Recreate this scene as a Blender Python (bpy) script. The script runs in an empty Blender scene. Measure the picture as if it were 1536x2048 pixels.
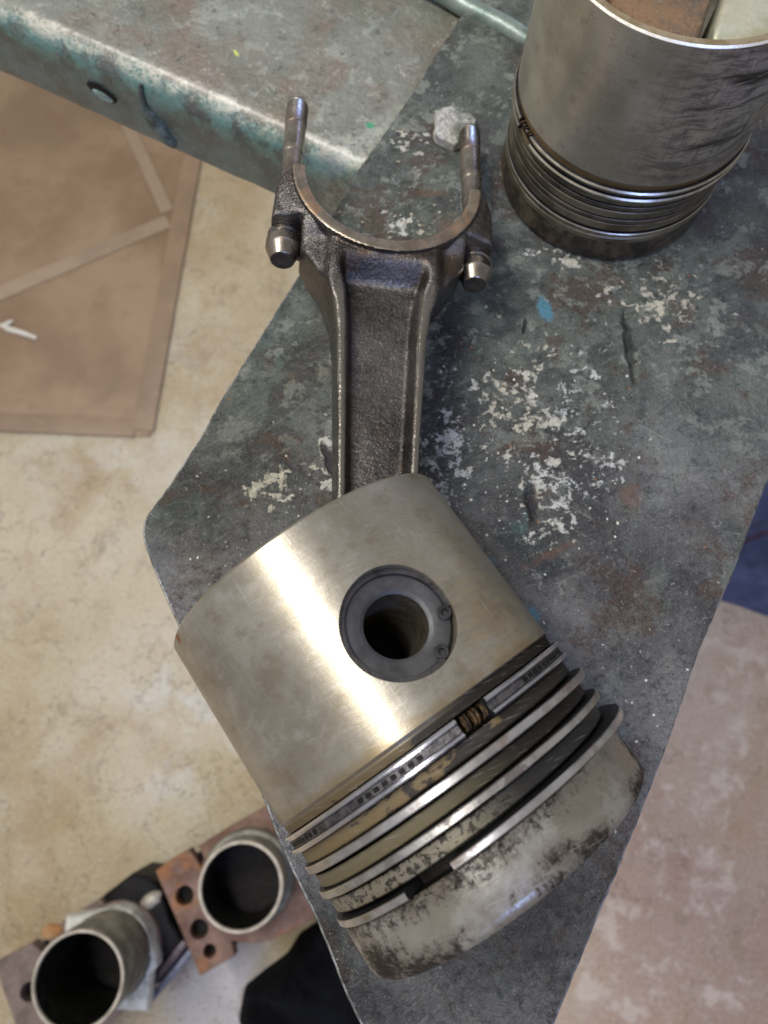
import bpy, bmesh, math, random
import numpy as np
from mathutils import Matrix, Vector, noise as mnoise
R_ = math.radians
PI = math.pi
sc = bpy.context.scene
COL = sc.collection
random.seed(7)
K = 0.0525          # metres per modelling unit (one unit = the piston's radius)

# ------------------------------------------------------------------ camera
FPX, CAMZ = 1480.0, 5.8745
CM = Matrix(((0.99989, -0.0043, -0.01415), (0.0, 0.95682, -0.29069), (0.01479, 0.29066, 0.95671)))
cam = bpy.data.cameras.new('camera'); camo = bpy.data.objects.new('camera', cam); COL.objects.link(camo)
camo.matrix_world = Matrix.Translation((0, 0, CAMZ * K)) @ CM.to_4x4()
cam.sensor_fit = 'VERTICAL'; cam.sensor_height = 24.0; cam.lens = FPX / 2048 * 24.0
cam.clip_start = 0.01; cam.clip_end = 30
cam.dof.use_dof = True; cam.dof.focus_distance = 4.9 * K; cam.dof.aperture_fstop = 17.3 / 2.0
sc.camera = camo

# ------------------------------------------------------------------ light (a workshop indoors: lamps, no sun)
w = bpy.data.worlds.new('World'); sc.world = w; w.use_nodes = True
w.node_tree.nodes['Background'].inputs[0].default_value = (1.0, 0.985, 0.96, 1)
w.node_tree.nodes['Background'].inputs[1].default_value = 0.305
def area(name, loc, target, size, sizey, watts, color, roll=None):
    l = bpy.data.lights.new(name, 'AREA'); l.shape = 'RECTANGLE'; l.size = size * K; l.size_y = sizey * K
    l.energy = watts; l.color = color
    o = bpy.data.objects.new(name, l); COL.objects.link(o)
    d = (Vector(loc) - Vector(target)).normalized()      # local z points away from target
    x = Vector(roll) if roll else Vector((1, 0, 0))
    x = (x - d * x.dot(d)).normalized(); y = d.cross(x)
    m = Matrix((x, y, d)).transposed().to_4x4(); m.translation = Vector(loc) * K
    o.matrix_world = m
    return o
area('ceiling_tube_light', (-14.6, 4.2, 32), (-.4, .5, 1), 30, 5.6, 35, (1.0, 0.97, 0.915), (.5, -.86, 0))
area('side_window_light', (17, 42, 10), (0, 3, 0), 8, 6, 2.2, (0.42, 0.52, 1.0), (-.7, .7, 0))
area('low_blue_light', (12, -27, 28), (0, 3, 0), 8, 7, 14, (0.30, 0.44, 1.0), (1, 0, 0))  # unseen blue source, added for the blue glint in the rod pocket
sc.view_settings.view_transform = 'Standard'; sc.view_settings.look = 'None'
sc.view_settings.exposure = 0.25; sc.view_settings.gamma = 1.0

# ------------------------------------------------------------------ helpers
def ray(px, py):
    return CM @ Vector(((px - 768) / FPX, -(py - 1024) / FPX, -1))
def at(px, py, z):           # where the point seen there lies on the level z
    d = ray(px, py); t = (z - CAMZ) / d.z
    return Vector((d.x * t, d.y * t, z))
def tag(o, label=None, cat=None, group=None, kind=None):
    if label: o['label'] = label
    if cat: o['category'] = cat
    if group: o['group'] = group
    if kind: o['kind'] = kind
    return o
WM = {}
def place(o, M, parent):
    M = M.copy(); M.translation = M.translation * K; WM[o.name] = M
    if parent:
        o.parent = parent; o.matrix_basis = WM[parent.name].inverted() @ M
    else:
        o.matrix_world = M
def obj(name, verts, faces, mats, parent=None, M=Matrix(), smooth=35, midx=None, tri=None):
    me = bpy.data.meshes.new(name)
    v = np.asarray(verts, float) * K
    me.from_pydata(v.tolist(), [], faces if isinstance(faces, list) else faces.tolist())
    for m in (mats if isinstance(mats, (list, tuple)) else [mats]): me.materials.append(m)
    if midx is not None: me.polygons.foreach_set('material_index', np.asarray(midx, np.int32))
    me.validate(); me.update()
    o = bpy.data.objects.new(name, me); COL.objects.link(o)
    place(o, M, parent)
    if smooth: me.shade_smooth(); me.set_sharp_from_angle(angle=R_(smooth))
    return o
def empty(name, loc, parent=None):
    o = bpy.data.objects.new(name, None); COL.objects.link(o)
    o.empty_display_size = .02
    o.matrix_world = Matrix.Translation(Vector(loc) * K); WM[o.name] = o.matrix_world.copy()
    return o
def frame(ori, x, y, z):
    m = Matrix((x, y, z)).transposed().to_4x4(); m.translation = ori; return m
def recalc(o):
    bm = bmesh.new(); bm.from_mesh(o.data); bmesh.ops.recalc_face_normals(bm, faces=bm.faces); bm.to_mesh(o.data); bm.free()
def lathe(profile, n=160, a0=0, a1=360, closed=True, fr=None, fz=None):
    """profile: list of (r,z). closed profile loops back on itself. returns verts, faces"""
    full = abs(a1 - a0 - 360) < 1e-6
    m = n if full else n + 1
    th = np.radians(np.linspace(a0, a1, n + 1)[:m])
    P = np.array(profile, float); k = len(P)
    r = np.repeat(P[None, :, 0], m, 0); z = np.repeat(P[None, :, 1], m, 0)
    if fr is not None: r = fr(r, z, th[:, None])
    if fz is not None: z = fz(r, z, th[:, None])
    V = np.stack([r * np.cos(th)[:, None], r * np.sin(th)[:, None], z], -1).reshape(-1, 3)
    F = []
    kk = k if closed else k - 1
    for i in range(n):
        i2 = (i + 1) % m
        for j in range(kk):
            j2 = (j + 1) % k
            F.append((i * k + j, i2 * k + j, i2 * k + j2, i * k + j2))
    if not full and closed:
        F.append(tuple(range(k))[::-1]); F.append(tuple((m - 1) * k + j for j in range(k)))
    return V, F
def box(x0, x1, y0, y1, z0, z1):
    V = [(x, y, z) for x in (x0, x1) for y in (y0, y1) for z in (z0, z1)]
    F = [(0, 1, 3, 2), (4, 6, 7, 5), (0, 4, 5, 1), (2, 3, 7, 6), (0, 2, 6, 4), (1, 5, 7, 3)]
    return V, F
def join(parts):
    V = []; F = []
    for v, f in parts:
        o = len(V); V += [tuple(q) for q in v]; F += [tuple(i + o for i in g) for g in f]
    return V, F
def tube(path, rad, seg=10, caps=True):
    path = [Vector(p) for p in path]; V = []; F = []
    up = None
    for i, p in enumerate(path):
        t = (path[min(i + 1, len(path) - 1)] - path[max(i - 1, 0)]).normalized()
        if up is None: up = t.orthogonal().normalized()
        up = (up - t * up.dot(t)).normalized(); b = t.cross(up)
        r = rad[i] if isinstance(rad, (list, tuple)) else rad
        for k in range(seg):
            a = 2 * PI * k / seg; V.append(tuple(p + up * (r * math.cos(a)) + b * (r * math.sin(a))))
    for i in range(len(path) - 1):
        for k in range(seg):
            k2 = (k + 1) % seg
            F.append((i * seg + k, i * seg + k2, (i + 1) * seg + k2, (i + 1) * seg + k))
    if caps:
        F.append(tuple(range(seg))[::-1]); F.append(tuple((len(path) - 1) * seg + k for k in range(seg)))
    return V, F
def boolean(o, V, F, M, op='DIFFERENCE'):
    c = obj('cutter', V, F, [], None, M, smooth=0); recalc(c)
    recalc(o)
    md = o.modifiers.new('b', 'BOOLEAN'); md.operation = op; md.object = c; md.solver = 'EXACT'
    dg = bpy.context.evaluated_depsgraph_get(); dg.update()
    me = bpy.data.meshes.new_from_object(o.evaluated_get(dg)); o.modifiers.clear(); o.data = me
    bpy.data.objects.remove(c)
    me.shade_smooth(); me.set_sharp_from_angle(angle=R_(35))
def slab(poly, z0, z1, bev=0.0, holes=(), nseg=3):
    """extruded polygon with rounded top edge and real holes"""
    bm = bmesh.new()
    def loop(pts, z): return [bm.verts.new((p[0], p[1], z)) for p in pts]
    def edges(L): return [bm.edges.new((L[i], L[(i + 1) % len(L)])) for i in range(len(L))]
    def inset(pts, d):
        n = len(pts); out = []
        A = sum(pts[i][0] * pts[(i + 1) % n][1] - pts[(i + 1) % n][0] * pts[i][1] for i in range(n))
        s = 1 if A > 0 else -1
        for i in range(n):
            p, q, r = Vector(pts[i - 1][:2]), Vector(pts[i][:2]), Vector(pts[(i + 1) % n][:2])
            e1 = (q - p).normalized(); e2 = (r - q).normalized()
            n1 = Vector((-e1.y, e1.x)) * s; n2 = Vector((-e2.y, e2.x)) * s
            m = (n1 + n2); m = m / max(m.length_squared, .4) * 2
            out.append(tuple(q + m * d))
        return out
    rings = []
    for i in range(nseg + 1 if bev else 1):
        a = (PI / 2) * i / nseg if bev else PI / 2
        d = bev * (1 - math.cos(a)); z = z1 - bev + bev * math.sin(a)
        rings.append(loop(inset(poly, d) if d else poly, z if bev else z1))
    bot = loop(poly, z0)
    al = [bot] + rings
    for A, B in zip(al, al[1:]):
        for i in range(len(A)):
            j = (i + 1) % len(A); bm.faces.new((A[i], A[j], B[j], B[i]))
    te = [bm.edges.get((rings[-1][i], rings[-1][(i + 1) % len(poly)])) for i in range(len(poly))]
    for h in holes:
        t = loop(h, z1); b = loop(h, z0)
        te += edges(t); edges(b)
        for i in range(len(h)):
            j = (i + 1) % len(h); bm.faces.new((t[i], t[j], b[j], b[i]))
    bmesh.ops.triangle_fill(bm, use_beauty=True, edges=te)
    bmesh.ops.recalc_face_normals(bm, faces=bm.faces)
    V = [tuple(v.co) for v in bm.verts]; bm.verts.index_update()
    F = [tuple(v.index for v in f.verts) for f in bm.faces]; bm.free()
    return V, F
def circle(cx, cy, r, n=32, sq=1): return [(cx + r * math.cos(2 * PI * i / n), cy + r * sq * math.sin(2 * PI * i / n)) for i in range(n)]

# ------------------------------------------------------------------ materials (node graphs)
class NG:
    def __init__(s, name):
        s.m = bpy.data.materials.new(name); s.m.use_nodes = True; s.t = s.m.node_tree
        s.b = s.t.nodes['Principled BSDF']
        tc = s.t.nodes.new('ShaderNodeTexCoord')
        v = s.t.nodes.new('ShaderNodeVectorMath'); v.operation = 'SCALE'; v.inputs['Scale'].default_value = 1 / K
        s.t.links.new(tc.outputs['Object'], v.inputs[0]); s.co = v.outputs[0]     # coordinates in modelling units
    def n(s, ty, **kw):
        x = s.t.nodes.new(ty)
        for k, v in kw.items(): setattr(x, k, v)
        return x
    def set(s, sock, v):
        if hasattr(v, 'is_output') or isinstance(v, bpy.types.NodeSocket): s.t.links.new(v, sock)
        elif isinstance(v, (tuple, list)) and len(v) == 3 and sock.type == 'RGBA': sock.default_value = (*v, 1)
        else: sock.default_value = v
    def math(s, op, a, b=None, c=None, clamp=False):
        x = s.n('ShaderNodeMath', operation=op); x.use_clamp = clamp
        s.set(x.inputs[0], a)
        if b is not None: s.set(x.inputs[1], b)
        if c is not None: s.set(x.inputs[2], c)
        return x.outputs[0]
    def noise(s, scale, detail=4, rough=.55, vec=None, dist=0, out=0, ntype='FBM'):
        x = s.n('ShaderNodeTexNoise'); x.inputs['Scale'].default_value = scale; x.inputs['Detail'].default_value = detail
        x.inputs['Roughness'].default_value = rough; x.inputs['Distortion'].default_value = dist
        s.t.links.new(vec or s.co, x.inputs['Vector']); return x.outputs[out]
    def voro(s, scale, vec=None, feature='F1', out='Distance', rnd=1):
        x = s.n('ShaderNodeTexVoronoi', feature=feature); x.inputs['Scale'].default_value = scale; x.inputs['Randomness'].default_value = rnd
        s.t.links.new(vec or s.co, x.inputs['Vector']); return x.outputs[out]
    def ss(s, x, lo, hi, a=0, b=1):
        m = s.n('ShaderNodeMapRange', interpolation_type='SMOOTHSTEP')
        s.set(m.inputs[0], x); s.set(m.inputs[1], lo); s.set(m.inputs[2], hi); s.set(m.inputs[3], a); s.set(m.inputs[4], b); return m.outputs[0]
    def mix(s, f, a, b, mode='MIX'):
        x = s.n('ShaderNodeMix', data_type='RGBA', blend_type=mode)
        s.set(x.inputs[0], f); s.set(x.inputs[6], a); s.set(x.inputs[7], b); return x.outputs[2]
    def mul(s, *a):
        r = a[0]
        for b in a[1:]: r = s.math('MULTIPLY', r, b)
        return r
    def add(s, *a):
        r = a[0]
        for b in a[1:]: r = s.math('ADD', r, b)
        return r
    def mx(s, *a):
        r = a[0]
        for b in a[1:]: r = s.math('MAXIMUM', r, b)
        return r
    def inv(s, a): return s.math('SUBTRACT', 1.0, a)
    def vec(s, scale=(1, 1, 1), loc=(0, 0, 0), rot=(0, 0, 0), v=None):
        if any(rot) and scale != (1, 1, 1): v = s.vec((1, 1, 1), (0, 0, 0), rot, v); rot = (0, 0, 0)
        x = s.n('ShaderNodeMapping'); x.inputs['Scale'].default_value = scale; x.inputs['Location'].default_value = loc; x.inputs['Rotation'].default_value = rot
        s.t.links.new(v or s.co, x.inputs[0]); return x.outputs[0]
    def xyz(s, v=None):
        x = s.n('ShaderNodeSeparateXYZ'); s.t.links.new(v or s.co, x.inputs[0]); return x.outputs
    def comb(s, x, y, z):
        c = s.n('ShaderNodeCombineXYZ'); s.set(c.inputs[0], x); s.set(c.inputs[1], y); s.set(c.inputs[2], z); return c.outputs[0]
    def blob(s, cx, cy, rx, ry=None, rot=0, soft=1.0, warp=None):
        """soft elliptical region around a point of the object (1 inside, 0 outside)"""
        ry = ry or rx
        v = s.n('ShaderNodeVectorMath', operation='SUBTRACT'); s.t.links.new(warp or s.co, v.inputs[0]); v.inputs[1].default_value = (cx, cy, 0)
        m = s.n('ShaderNodeMapping'); m.vector_type = 'TEXTURE'; m.inputs['Rotation'].default_value = (0, 0, rot); m.inputs['Scale'].default_value = (rx, ry, 1e4)
        s.t.links.new(v.outputs[0], m.inputs[0])
        l = s.n('ShaderNodeVectorMath', operation='LENGTH'); s.t.links.new(m.outputs[0], l.inputs[0])
        return s.ss(l.outputs['Value'], 1.0, 1.0 - soft, 0, 1)
    def warp(s, amt=.1, scale=3, detail=3, v=None):
        nz = s.n('ShaderNodeTexNoise'); nz.inputs['Scale'].default_value = scale; nz.inputs['Detail'].default_value = detail
        s.t.links.new(v or s.co, nz.inputs['Vector'])
        a = s.n('ShaderNodeVectorMath', operation='SUBTRACT'); s.t.links.new(nz.outputs['Color'], a.inputs[0]); a.inputs[1].default_value = (.5, .5, .5)
        b = s.n('ShaderNodeVectorMath', operation='SCALE'); s.t.links.new(a.outputs[0], b.inputs[0]); b.inputs['Scale'].default_value = amt
        c = s.n('ShaderNodeVectorMath', operation='ADD'); s.t.links.new(v or s.co, c.inputs[0]); s.t.links.new(b.outputs[0], c.inputs[1]); return c.outputs[0]
    def done(s, color, rough=.5, metal=0.0, bumps=(), spec=.5, aniso=0, coat=0):
        s.set(s.b.inputs['Base Color'], color); s.set(s.b.inputs['Roughness'], rough); s.set(s.b.inputs['Metallic'], metal)
        s.set(s.b.inputs['Specular IOR Level'], spec)
        if coat: s.set(s.b.inputs['Coat Weight'], coat); s.b.inputs['Coat Roughness'].default_value = .25
        prev = None
        for h, dist in bumps:
            x = s.n('ShaderNodeBump'); x.inputs['Strength'].default_value = 1; x.inputs['Distance'].default_value = dist * K
            s.set(x.inputs['Height'], h)
            if prev: s.t.links.new(prev, x.inputs['Normal'])
            prev = x.outputs[0]
        if prev: s.t.links.new(prev, s.b.inputs['Normal'])
        return s.m

def m_concrete():
    g = NG('concrete')
    wv = g.warp(2.0, .25)
    a = g.noise(.10, 6, .6, wv); b = g.noise(.5, 6, .65, g.warp(.6, 1)); c = g.noise(2.5, 5, .65)
    col = g.mix(g.ss(a, .38, .62), (.52, .41, .25), (.68, .585, .42))
    X = g.xyz()
    pink = g.ss(X[0], 1, 9)
    col = g.mix(g.mul(pink, .85), col, g.mix(g.ss(X[1], 4, -6), (.56, .45, .38), (.45, .31, .27)))
    # pale scuffed cement across the middle left
    pale = g.mul(g.mx(g.blob(-4.5, 1, 7, 5, .3), g.mul(g.blob(-9, 12, 6, 9), .6)), g.ss(b, .42, .58))
    col = g.mix(g.mul(pale, .95), col, (.78, .765, .68))
    col = g.mix(g.mul(g.blob(-4.3, -7.6, 2.4, 2.6, 0, .6, g.warp(.8, .6)), .8), col, (.66, .64, .66))
    brown = g.mul(g.ss(g.noise(.28, 5, .6, g.vec(loc=(4, 9, 2))), .5, .68), .5)
    col = g.mix(brown, col, (.42, .28, .15))
    col = g.mix(g.mul(g.ss(b, .55, .72), .35), col, (.70, .64, .55))
    red = g.mul(pink, g.ss(b, .5, .3), .55)
    col = g.mix(red, col, (.40, .22, .18))
    col = g.mix(g.mul(g.ss(c, .62, .75), .4), col, (.24, .17, .11))
    col = g.mix(g.mul(g.ss(c, .42, .3), .25), col, (.72, .67, .58))
    gr = g.noise(9, 6, .75); gs = g.voro(5, g.warp(.1, 6))
    col = g.mix(g.mul(g.ss(gr, .53, .66), .35), col, (.80, .76, .68)); col = g.mix(g.mul(g.ss(gr, .47, .34), .5), col, (.24, .17, .10))
    col = g.mix(g.mul(g.ss(gs, .13, .07), g.ss(b, .5, .6), .7), col, (.15, .11, .08))
    cp = g.noise(.9, 6, .65, g.vec(loc=(2, 8, 3), v=wv)); col = g.mix(g.mul(pink, g.ss(cp, .52, .64), .6), col, (.74, .66, .58))
    ck = g.math('ABSOLUTE', g.math('SUBTRACT', g.noise(.22, 8, .62, g.vec(loc=(9, 3, 1))), .5)); col = g.mix(g.mul(g.ss(ck, .0035, .001), .6), col, (.16, .12, .09))
    sm = g.noise(.8, 7, .7, g.vec((1, .6, 1), loc=(6, 1, 4), v=wv)); col = g.mix(g.mul(g.ss(sm, .54, .66), .45), col, (.36, .27, .18))
    return g.done(col, .75, 0, [(b, .2), (c, .1), (gr, .04)])

def m_plate():
    g = NG('worn_painted_steel')
    _bl = g.blob
    g.blob = lambda cx, cy, *a, **k: _bl(cx * 1.01 + .04, cy * 1.04 + .17, *a, **k)
    W = g.warp(.35, 1.4, 4); Wf = g.warp(.10, 7, 4)
    X = g.xyz()
    big = g.noise(.7, 5, .6, W); mid = g.noise(2.2, 6, .65, Wf); fine = g.noise(14, 5, .7); grain = g.noise(60, 3, .7)
    # brushed/scratched directions
    sA = g.noise(9, 4, .65, g.vec((.35, 3.2, 1), rot=(0, 0, R_(-28))))
    sB = g.noise(12, 4, .65, g.vec((3.2, .3, 1), rot=(0, 0, R_(14))))
    top = g.ss(X[1], 1.2, 3.4)
    bare = (.085, .092, .10)
    col = g.mix(g.ss(big, .38, .62), (.075, .075, .078), (.22, .215, .21))
    green = g.mix(g.ss(mid, .35, .65), (.075, .092, .082), (.185, .21, .185))
    gm = g.mx(g.mul(top, g.mx(g.mul(.5, g.ss(big, .30, .50)), g.ss(g.add(g.mul(big, .6), g.mul(mid, .4)), .45, .475))), g.mul(.75, g.ss(g.noise(1.1, 5, .6, g.vec(loc=(3, 1, 0), v=Wf)), .565, .595)))
    col = g.mix(gm, col, green)
    brn_n = g.noise(1.3, 9, .72, g.vec(loc=(7, 4, 0), v=W)); brn = g.mx(g.ss(brn_n, .55, .575), g.mul(.4, g.ss(brn_n, .48, .6)))
    col = g.mix(g.mul(brn, .7), col, (.115, .075, .055))
    # oil-dark areas, with shade right of the rod and piston painted in
    dk = g.mx(g.blob(1.35, 1.15, .9, .38, -.6, 1, W), g.blob(.55, 3.1, .35, 1.1, 0, 1, W), g.mul(.8, g.blob(1.9, .35, .5, .35, -.7, 1, W)), g.blob(.35, 2.2, .4, .9, 0, 1, W))
    col = g.mix(g.mul(dk, .75), col, (.028, .029, .036))
    # greyer bright worn steel
    wr = g.mx(g.blob(1.5, -.2, 1.0, 1.1, 0, 1, W), g.blob(-1.4, .8, .9, .8, 0, 1, W), g.mul(.8, g.blob(.9, -1.9, 1.6, .9, 0, 1, W)), g.blob(-.6, -1, .35, .7, .4, 1, W), g.mul(.6, g.blob(2.4, 1.9, .7, .9, 0, 1, W)))
    wr = g.mx(wr, g.blob(-.42, 2.15, .4, .8, .1, 1, W))
    col = g.mix(g.mul(wr, g.ss(g.add(g.mul(fine, .5), g.mul(mid, .5)), .38, .60), .85), col, (.30, .30, .30))
    lt = g.mul(g.ss(g.noise(3.0, 9, .75, g.vec(loc=(1, 8, 0), v=Wf)), .545, .585), g.ss(X[1], 1.6, 3.4, .25, 1))
    col = g.mix(g.mul(lt, .75), col, (.33, .36, .31))
    # streaks
    col = g.mix(g.mul(g.ss(sA, .56, .7), .30), col, (.30, .30, .29))
    col = g.mix(g.mul(g.ss(sB, .60, .72), g.ss(X[0], .8, 2), .3), col, (.36, .35, .32))
    col = g.mix(g.mul(g.ss(sA, .42, .3), .25), col, (.025, .026, .03))
    col = g.mix(g.mul(g.ss(grain, .57, .68), .45), col, (.38, .38, .37))
    chip = g.noise(6.5, 9, .78, g.vec(loc=(6, 6, 1), v=Wf)); col = g.mix(g.mul(g.ss(chip, .415, .39), .5), col, (.035, .035, .038)); col = g.mix(g.mul(g.ss(chip, .605, .63), .6), col, (.36, .355, .335))
    scr1 = g.ss(g.noise(3.2, 2, .5, g.vec((.22, 16, 1), rot=(0, 0, R_(-38)), v=g.warp(.04, 2))), .66, .70); scr2 = g.ss(g.noise(3.0, 2, .5, g.vec((.3, 18, 1), rot=(0, 0, R_(31)), v=g.warp(.05, 2))), .67, .71)
    col = g.mix(g.mul(g.mx(scr1, scr2), g.ss(mid, .42, .58), .6), col, (.42, .41, .39))
    col = g.mix(g.mul(g.ss(grain, .44, .34), .5), col, (.018, .018, .02))
    col = g.mix(g.mul(g.ss(fine, .56, .66), .35), col, (.34, .34, .33)); col = g.mix(g.mul(g.ss(fine, .45, .36), .45), col, (.022, .022, .025))
    # teal / blue / rust paint
    teal = g.mul(g.ss(g.noise(2.6, 5, .6, g.vec(loc=(5, 5, 3), v=Wf)), .60, .67), g.ss(fine, .3, .55))
    tz = g.mx(g.blob(.95, 1.5, 1.1, 1.3), g.mul(.6, g.blob(-.6, 3.0, .7, .7)))
    col = g.mix(g.mul(teal, tz, .75), col, (.10, .22, .20))
    tb = g.mx(g.blob(1.49, 3.42, .085, .17, .25, .5, Wf), g.mul(.8, g.blob(.83, 1.13, .16, .1, 0, .6, Wf)), g.blob(-.18, 2.62, .03, .07, .2, .5), g.mul(.8, g.blob(1.2, .72, .09, .12, 0, .6, Wf)))
    col = g.mix(tb, col, (.12, .30, .40))
    rust = g.mx(g.mul(g.blob(-.62, 2.75, .3, .2, .9, 1, Wf), .8), g.mul(g.blob(.5, 4.62, .35, .06, .0, .6, Wf), .8), g.mul(g.blob(2.1, 1.75, .16, .26, 0, .8, Wf), .7), g.mul(.8, g.blob(1.35, 1.2, .45, .06, .45, 1, Wf)), g.mul(.7, g.blob(1.15, 1.6, .5, .05, .5, 1, Wf)), g.mul(.6, g.blob(.62, 4.25, .10, .3, -.5, .8, Wf)))
    col = g.mix(g.mul(rust, g.ss(mid, .42, .56), .8), col, (.22, .11, .065))
    # flaking white / cream paint, in clusters
    cl = g.mx(g.blob(.62, 2.1, .34, .55, .1, .8, W), g.blob(.42, 1.72, .34, .7, .2, .8, W), g.blob(1.42, 1.75, .5, .85, -.2, .9, W), g.blob(1.9, 1.9, .4, .5, -.5, 1, W),
              g.blob(-.35, 2.0, .4, .75, .2, .8, W), g.blob(-.85, 1.75, .42, .35, .3, .9, W), g.blob(1.0, 2.65, .55, .5, 0, 1, W), g.mul(.85, g.blob(.3, 4.2, .6, .5, 0, 1, W)),
              g.mul(.9, g.blob(2.5, 3.5, 1.0, .9, 0, 1, W)), g.mul(.75, g.blob(1.4, 2.4, 1.5, 1.6, 0, 1, W)), g.mul(.8, g.blob(.35, 5.2, .5, .9, 0, 1, W)), g.mul(.45, g.blob(1.3, -.3, 1.4, 1.4, 0, 1, W)), g.mul(.9, g.blob(1.7, 4.0, .7, .35, 0, 1, W)), g.mul(.8, g.blob(.0, 3.9, .4, .35, 0, 1, W)))
    f1 = g.noise(9.5, 8, .72, g.vec(loc=(2, 2, 5), v=Wf)); f2 = g.noise(11, 6, .7, g.vec(loc=(9, 2, 5)))
    th = g.math('SUBTRACT', .630, g.math('MULTIPLY', cl, .145))
    flake = g.ss(g.math('SUBTRACT', g.add(g.mul(f1, .72), g.mul(f2, .28)), th), 0, .012)
    speck = g.ss(g.voro(9, g.warp(.05, 20)), .12, .07)
    spr = g.ss(g.noise(1.7, 3, .5, g.vec(loc=(0, 3, 8))), .47, .60)
    speck = g.mul(speck, spr)
    dotn = g.mul(g.ss(g.voro(26, g.warp(.03, 30)), .13, .09), g.ss(g.noise(2.4, 3, .5, g.vec(loc=(4, 3, 8))), .42, .55), .85)
    white = g.mx(flake, g.mul(speck, .85), dotn)
    wc = g.mix(g.ss(g.noise(1.2, 2), .4, .62), (.58, .59, .57), (.54, .51, .41))
    wc = g.mix(g.ss(f2, .4, .6), g.mix(.5, wc, (.20, .2, .19)), wc)
    # chipped-through gouges keep the bare dark metal
    gouge = g.mx(g.blob(-.38, 1.92, .055, .30, .33, .35, Wf), g.blob(2.22, 3.05, .05, .42, .04, .6, Wf), g.blob(1.30, 3.25, .018, .09, -.2, .5), g.blob(1.27, 1.62, .07, .22, 0, .7, Wf))
    white = g.mul(white, g.inv(gouge))
    col = g.mix(white, col, wc)
    col = g.mix(g.mul(gouge, .8), col, (.035, .036, .04))
    flecks = g.mul(g.ss(g.voro(5.5, g.vec(loc=(3, 3, 3))), .07, .045), g.ss(g.voro(5.5, g.vec(loc=(3, 3, 3)), out='Color'), .6, .62))
    col = g.mix(flecks, col, (.45, .20, .08))
    pit = g.noise(22, 5, .75)
    low = g.ss(X[1], -.4, -1.3)
    pits = g.mul(g.noise(9, 6, .75, g.warp(.1, 8)), low)
    rough = g.math('ADD', g.ss(low, 0, 1, .27, .20), g.mul(mid, .26))
    return g.done(col, g.mx(rough, g.mul(white, .8)), g.mul(.5, g.inv(white)), [(mid, .05), (pit, .04), (g.mx(scr1, scr2), -.012), (pits, .22), (sA, .006), (g.math('SUBTRACT', white, g.mul(gouge, 2)), .045)])

def m_beam():
    g = NG('worn_green_paint')
    W = g.warp(.3, 1.2, 4); Wf = g.warp(.12, 6, 4)
    X = g.xyz()
    big = g.noise(.55, 5, .6, W); mid = g.noise(2.4, 6, .68, Wf); fine = g.noise(13, 5, .72); grain = g.noise(45, 3, .7)
    col = g.mix(g.ss(big, .35, .65), (.125, .13, .10), (.185, .195, .165))
    col = g.mix(g.mul(g.ss(g.noise(.8, 5, .6, g.vec(loc=(4, 2, 1), v=W)), .47, .62), .75), col, (.15, .105, .075))
    col = g.mix(g.mul(g.ss(mid, .56, .60), .45), col, (.32, .34, .30))
    ch = g.noise(5, 9, .78, g.vec(loc=(2, 5, 1), v=Wf)); col = g.mix(g.mul(g.ss(ch, .42, .39), .75), col, (.05, .048, .04)); col = g.mix(g.mul(g.ss(ch, .60, .63), .6), col, (.40, .39, .34))
    # side face keeps more of its blue-green paint
    side = g.ss(X[2], -.10, -.38)
    sc_ = g.mix(g.ss(mid, .38, .62), (.03, .048, .052), (.07, .105, .108))
    col = g.mix(g.mul(side, .96), col, sc_)
    bend = g.mul(g.ss(X[2], -.15, -.20), g.ss(X[2], -.60, -.36))
    col = g.mix(g.mul(bend, g.ss(mid, .38, .55), .85), col, (.085, .20, .185))  # teal paints a blue-green highlight along the bend
    rub = g.mul(g.ss(X[2], -.138, -.15), g.ss(X[2], -.30, -.19))
    col = g.mix(g.mul(rub, g.ss(g.add(g.mul(mid, .6), g.mul(fine, .4)), .46, .57), .75), col, (.45, .42, .35))
    # chalky smear beside the plate
    sm = g.mx(g.blob(.0, 5.75, .28, .8, -.7, 1, Wf), g.mul(.8, g.blob(-.35, 5.5, .35, .4, -.3, 1, Wf)))
    col = g.mix(g.mul(sm, g.ss(fine, .35, .6), .65), col, (.40, .42, .38))
    col = g.mix(g.mul(g.ss(fine, .60, .72), .5), col, (.34, .33, .29))
    col = g.mix(g.mul(g.ss(fine, .40, .3), .5), col, (.045, .045, .04))
    col = g.mix(g.mul(g.ss(grain, .62, .75), .45), col, (.42, .42, .38))
    sp = g.mul(g.ss(g.voro(11, g.warp(.04, 20)), .10, .06), g.ss(g.voro(11, out='Color'), .3, .35, 1, 0))
    col = g.mix(g.mul(sp, .8), col, (.50, .48, .42))
    p = at(470, 107, -.13); col = g.mix(g.blob(p.x, p.y, .03, .055, .3, .35, Wf), col, (.45, .50, .08))
    p = at(745, 250, -.13); col = g.mix(g.blob(p.x, p.y, .05, .045, .3, .3, Wf), col, (.03, .25, .12))
    sc2 = g.noise(6, 4, .6, g.vec((.5, 4, 1), rot=(0, 0, R_(-55))))
    col = g.mix(g.mul(g.ss(sc2, .6, .72), .35), col, (.33, .35, .34))
    rough = g.math('ADD', .20, g.mul(mid, .30))
    return g.done(col, rough, g.mul(.25, rub), [(big, .12), (mid, .05), (fine, .018)], coat=.5, spec=.8)

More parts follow.
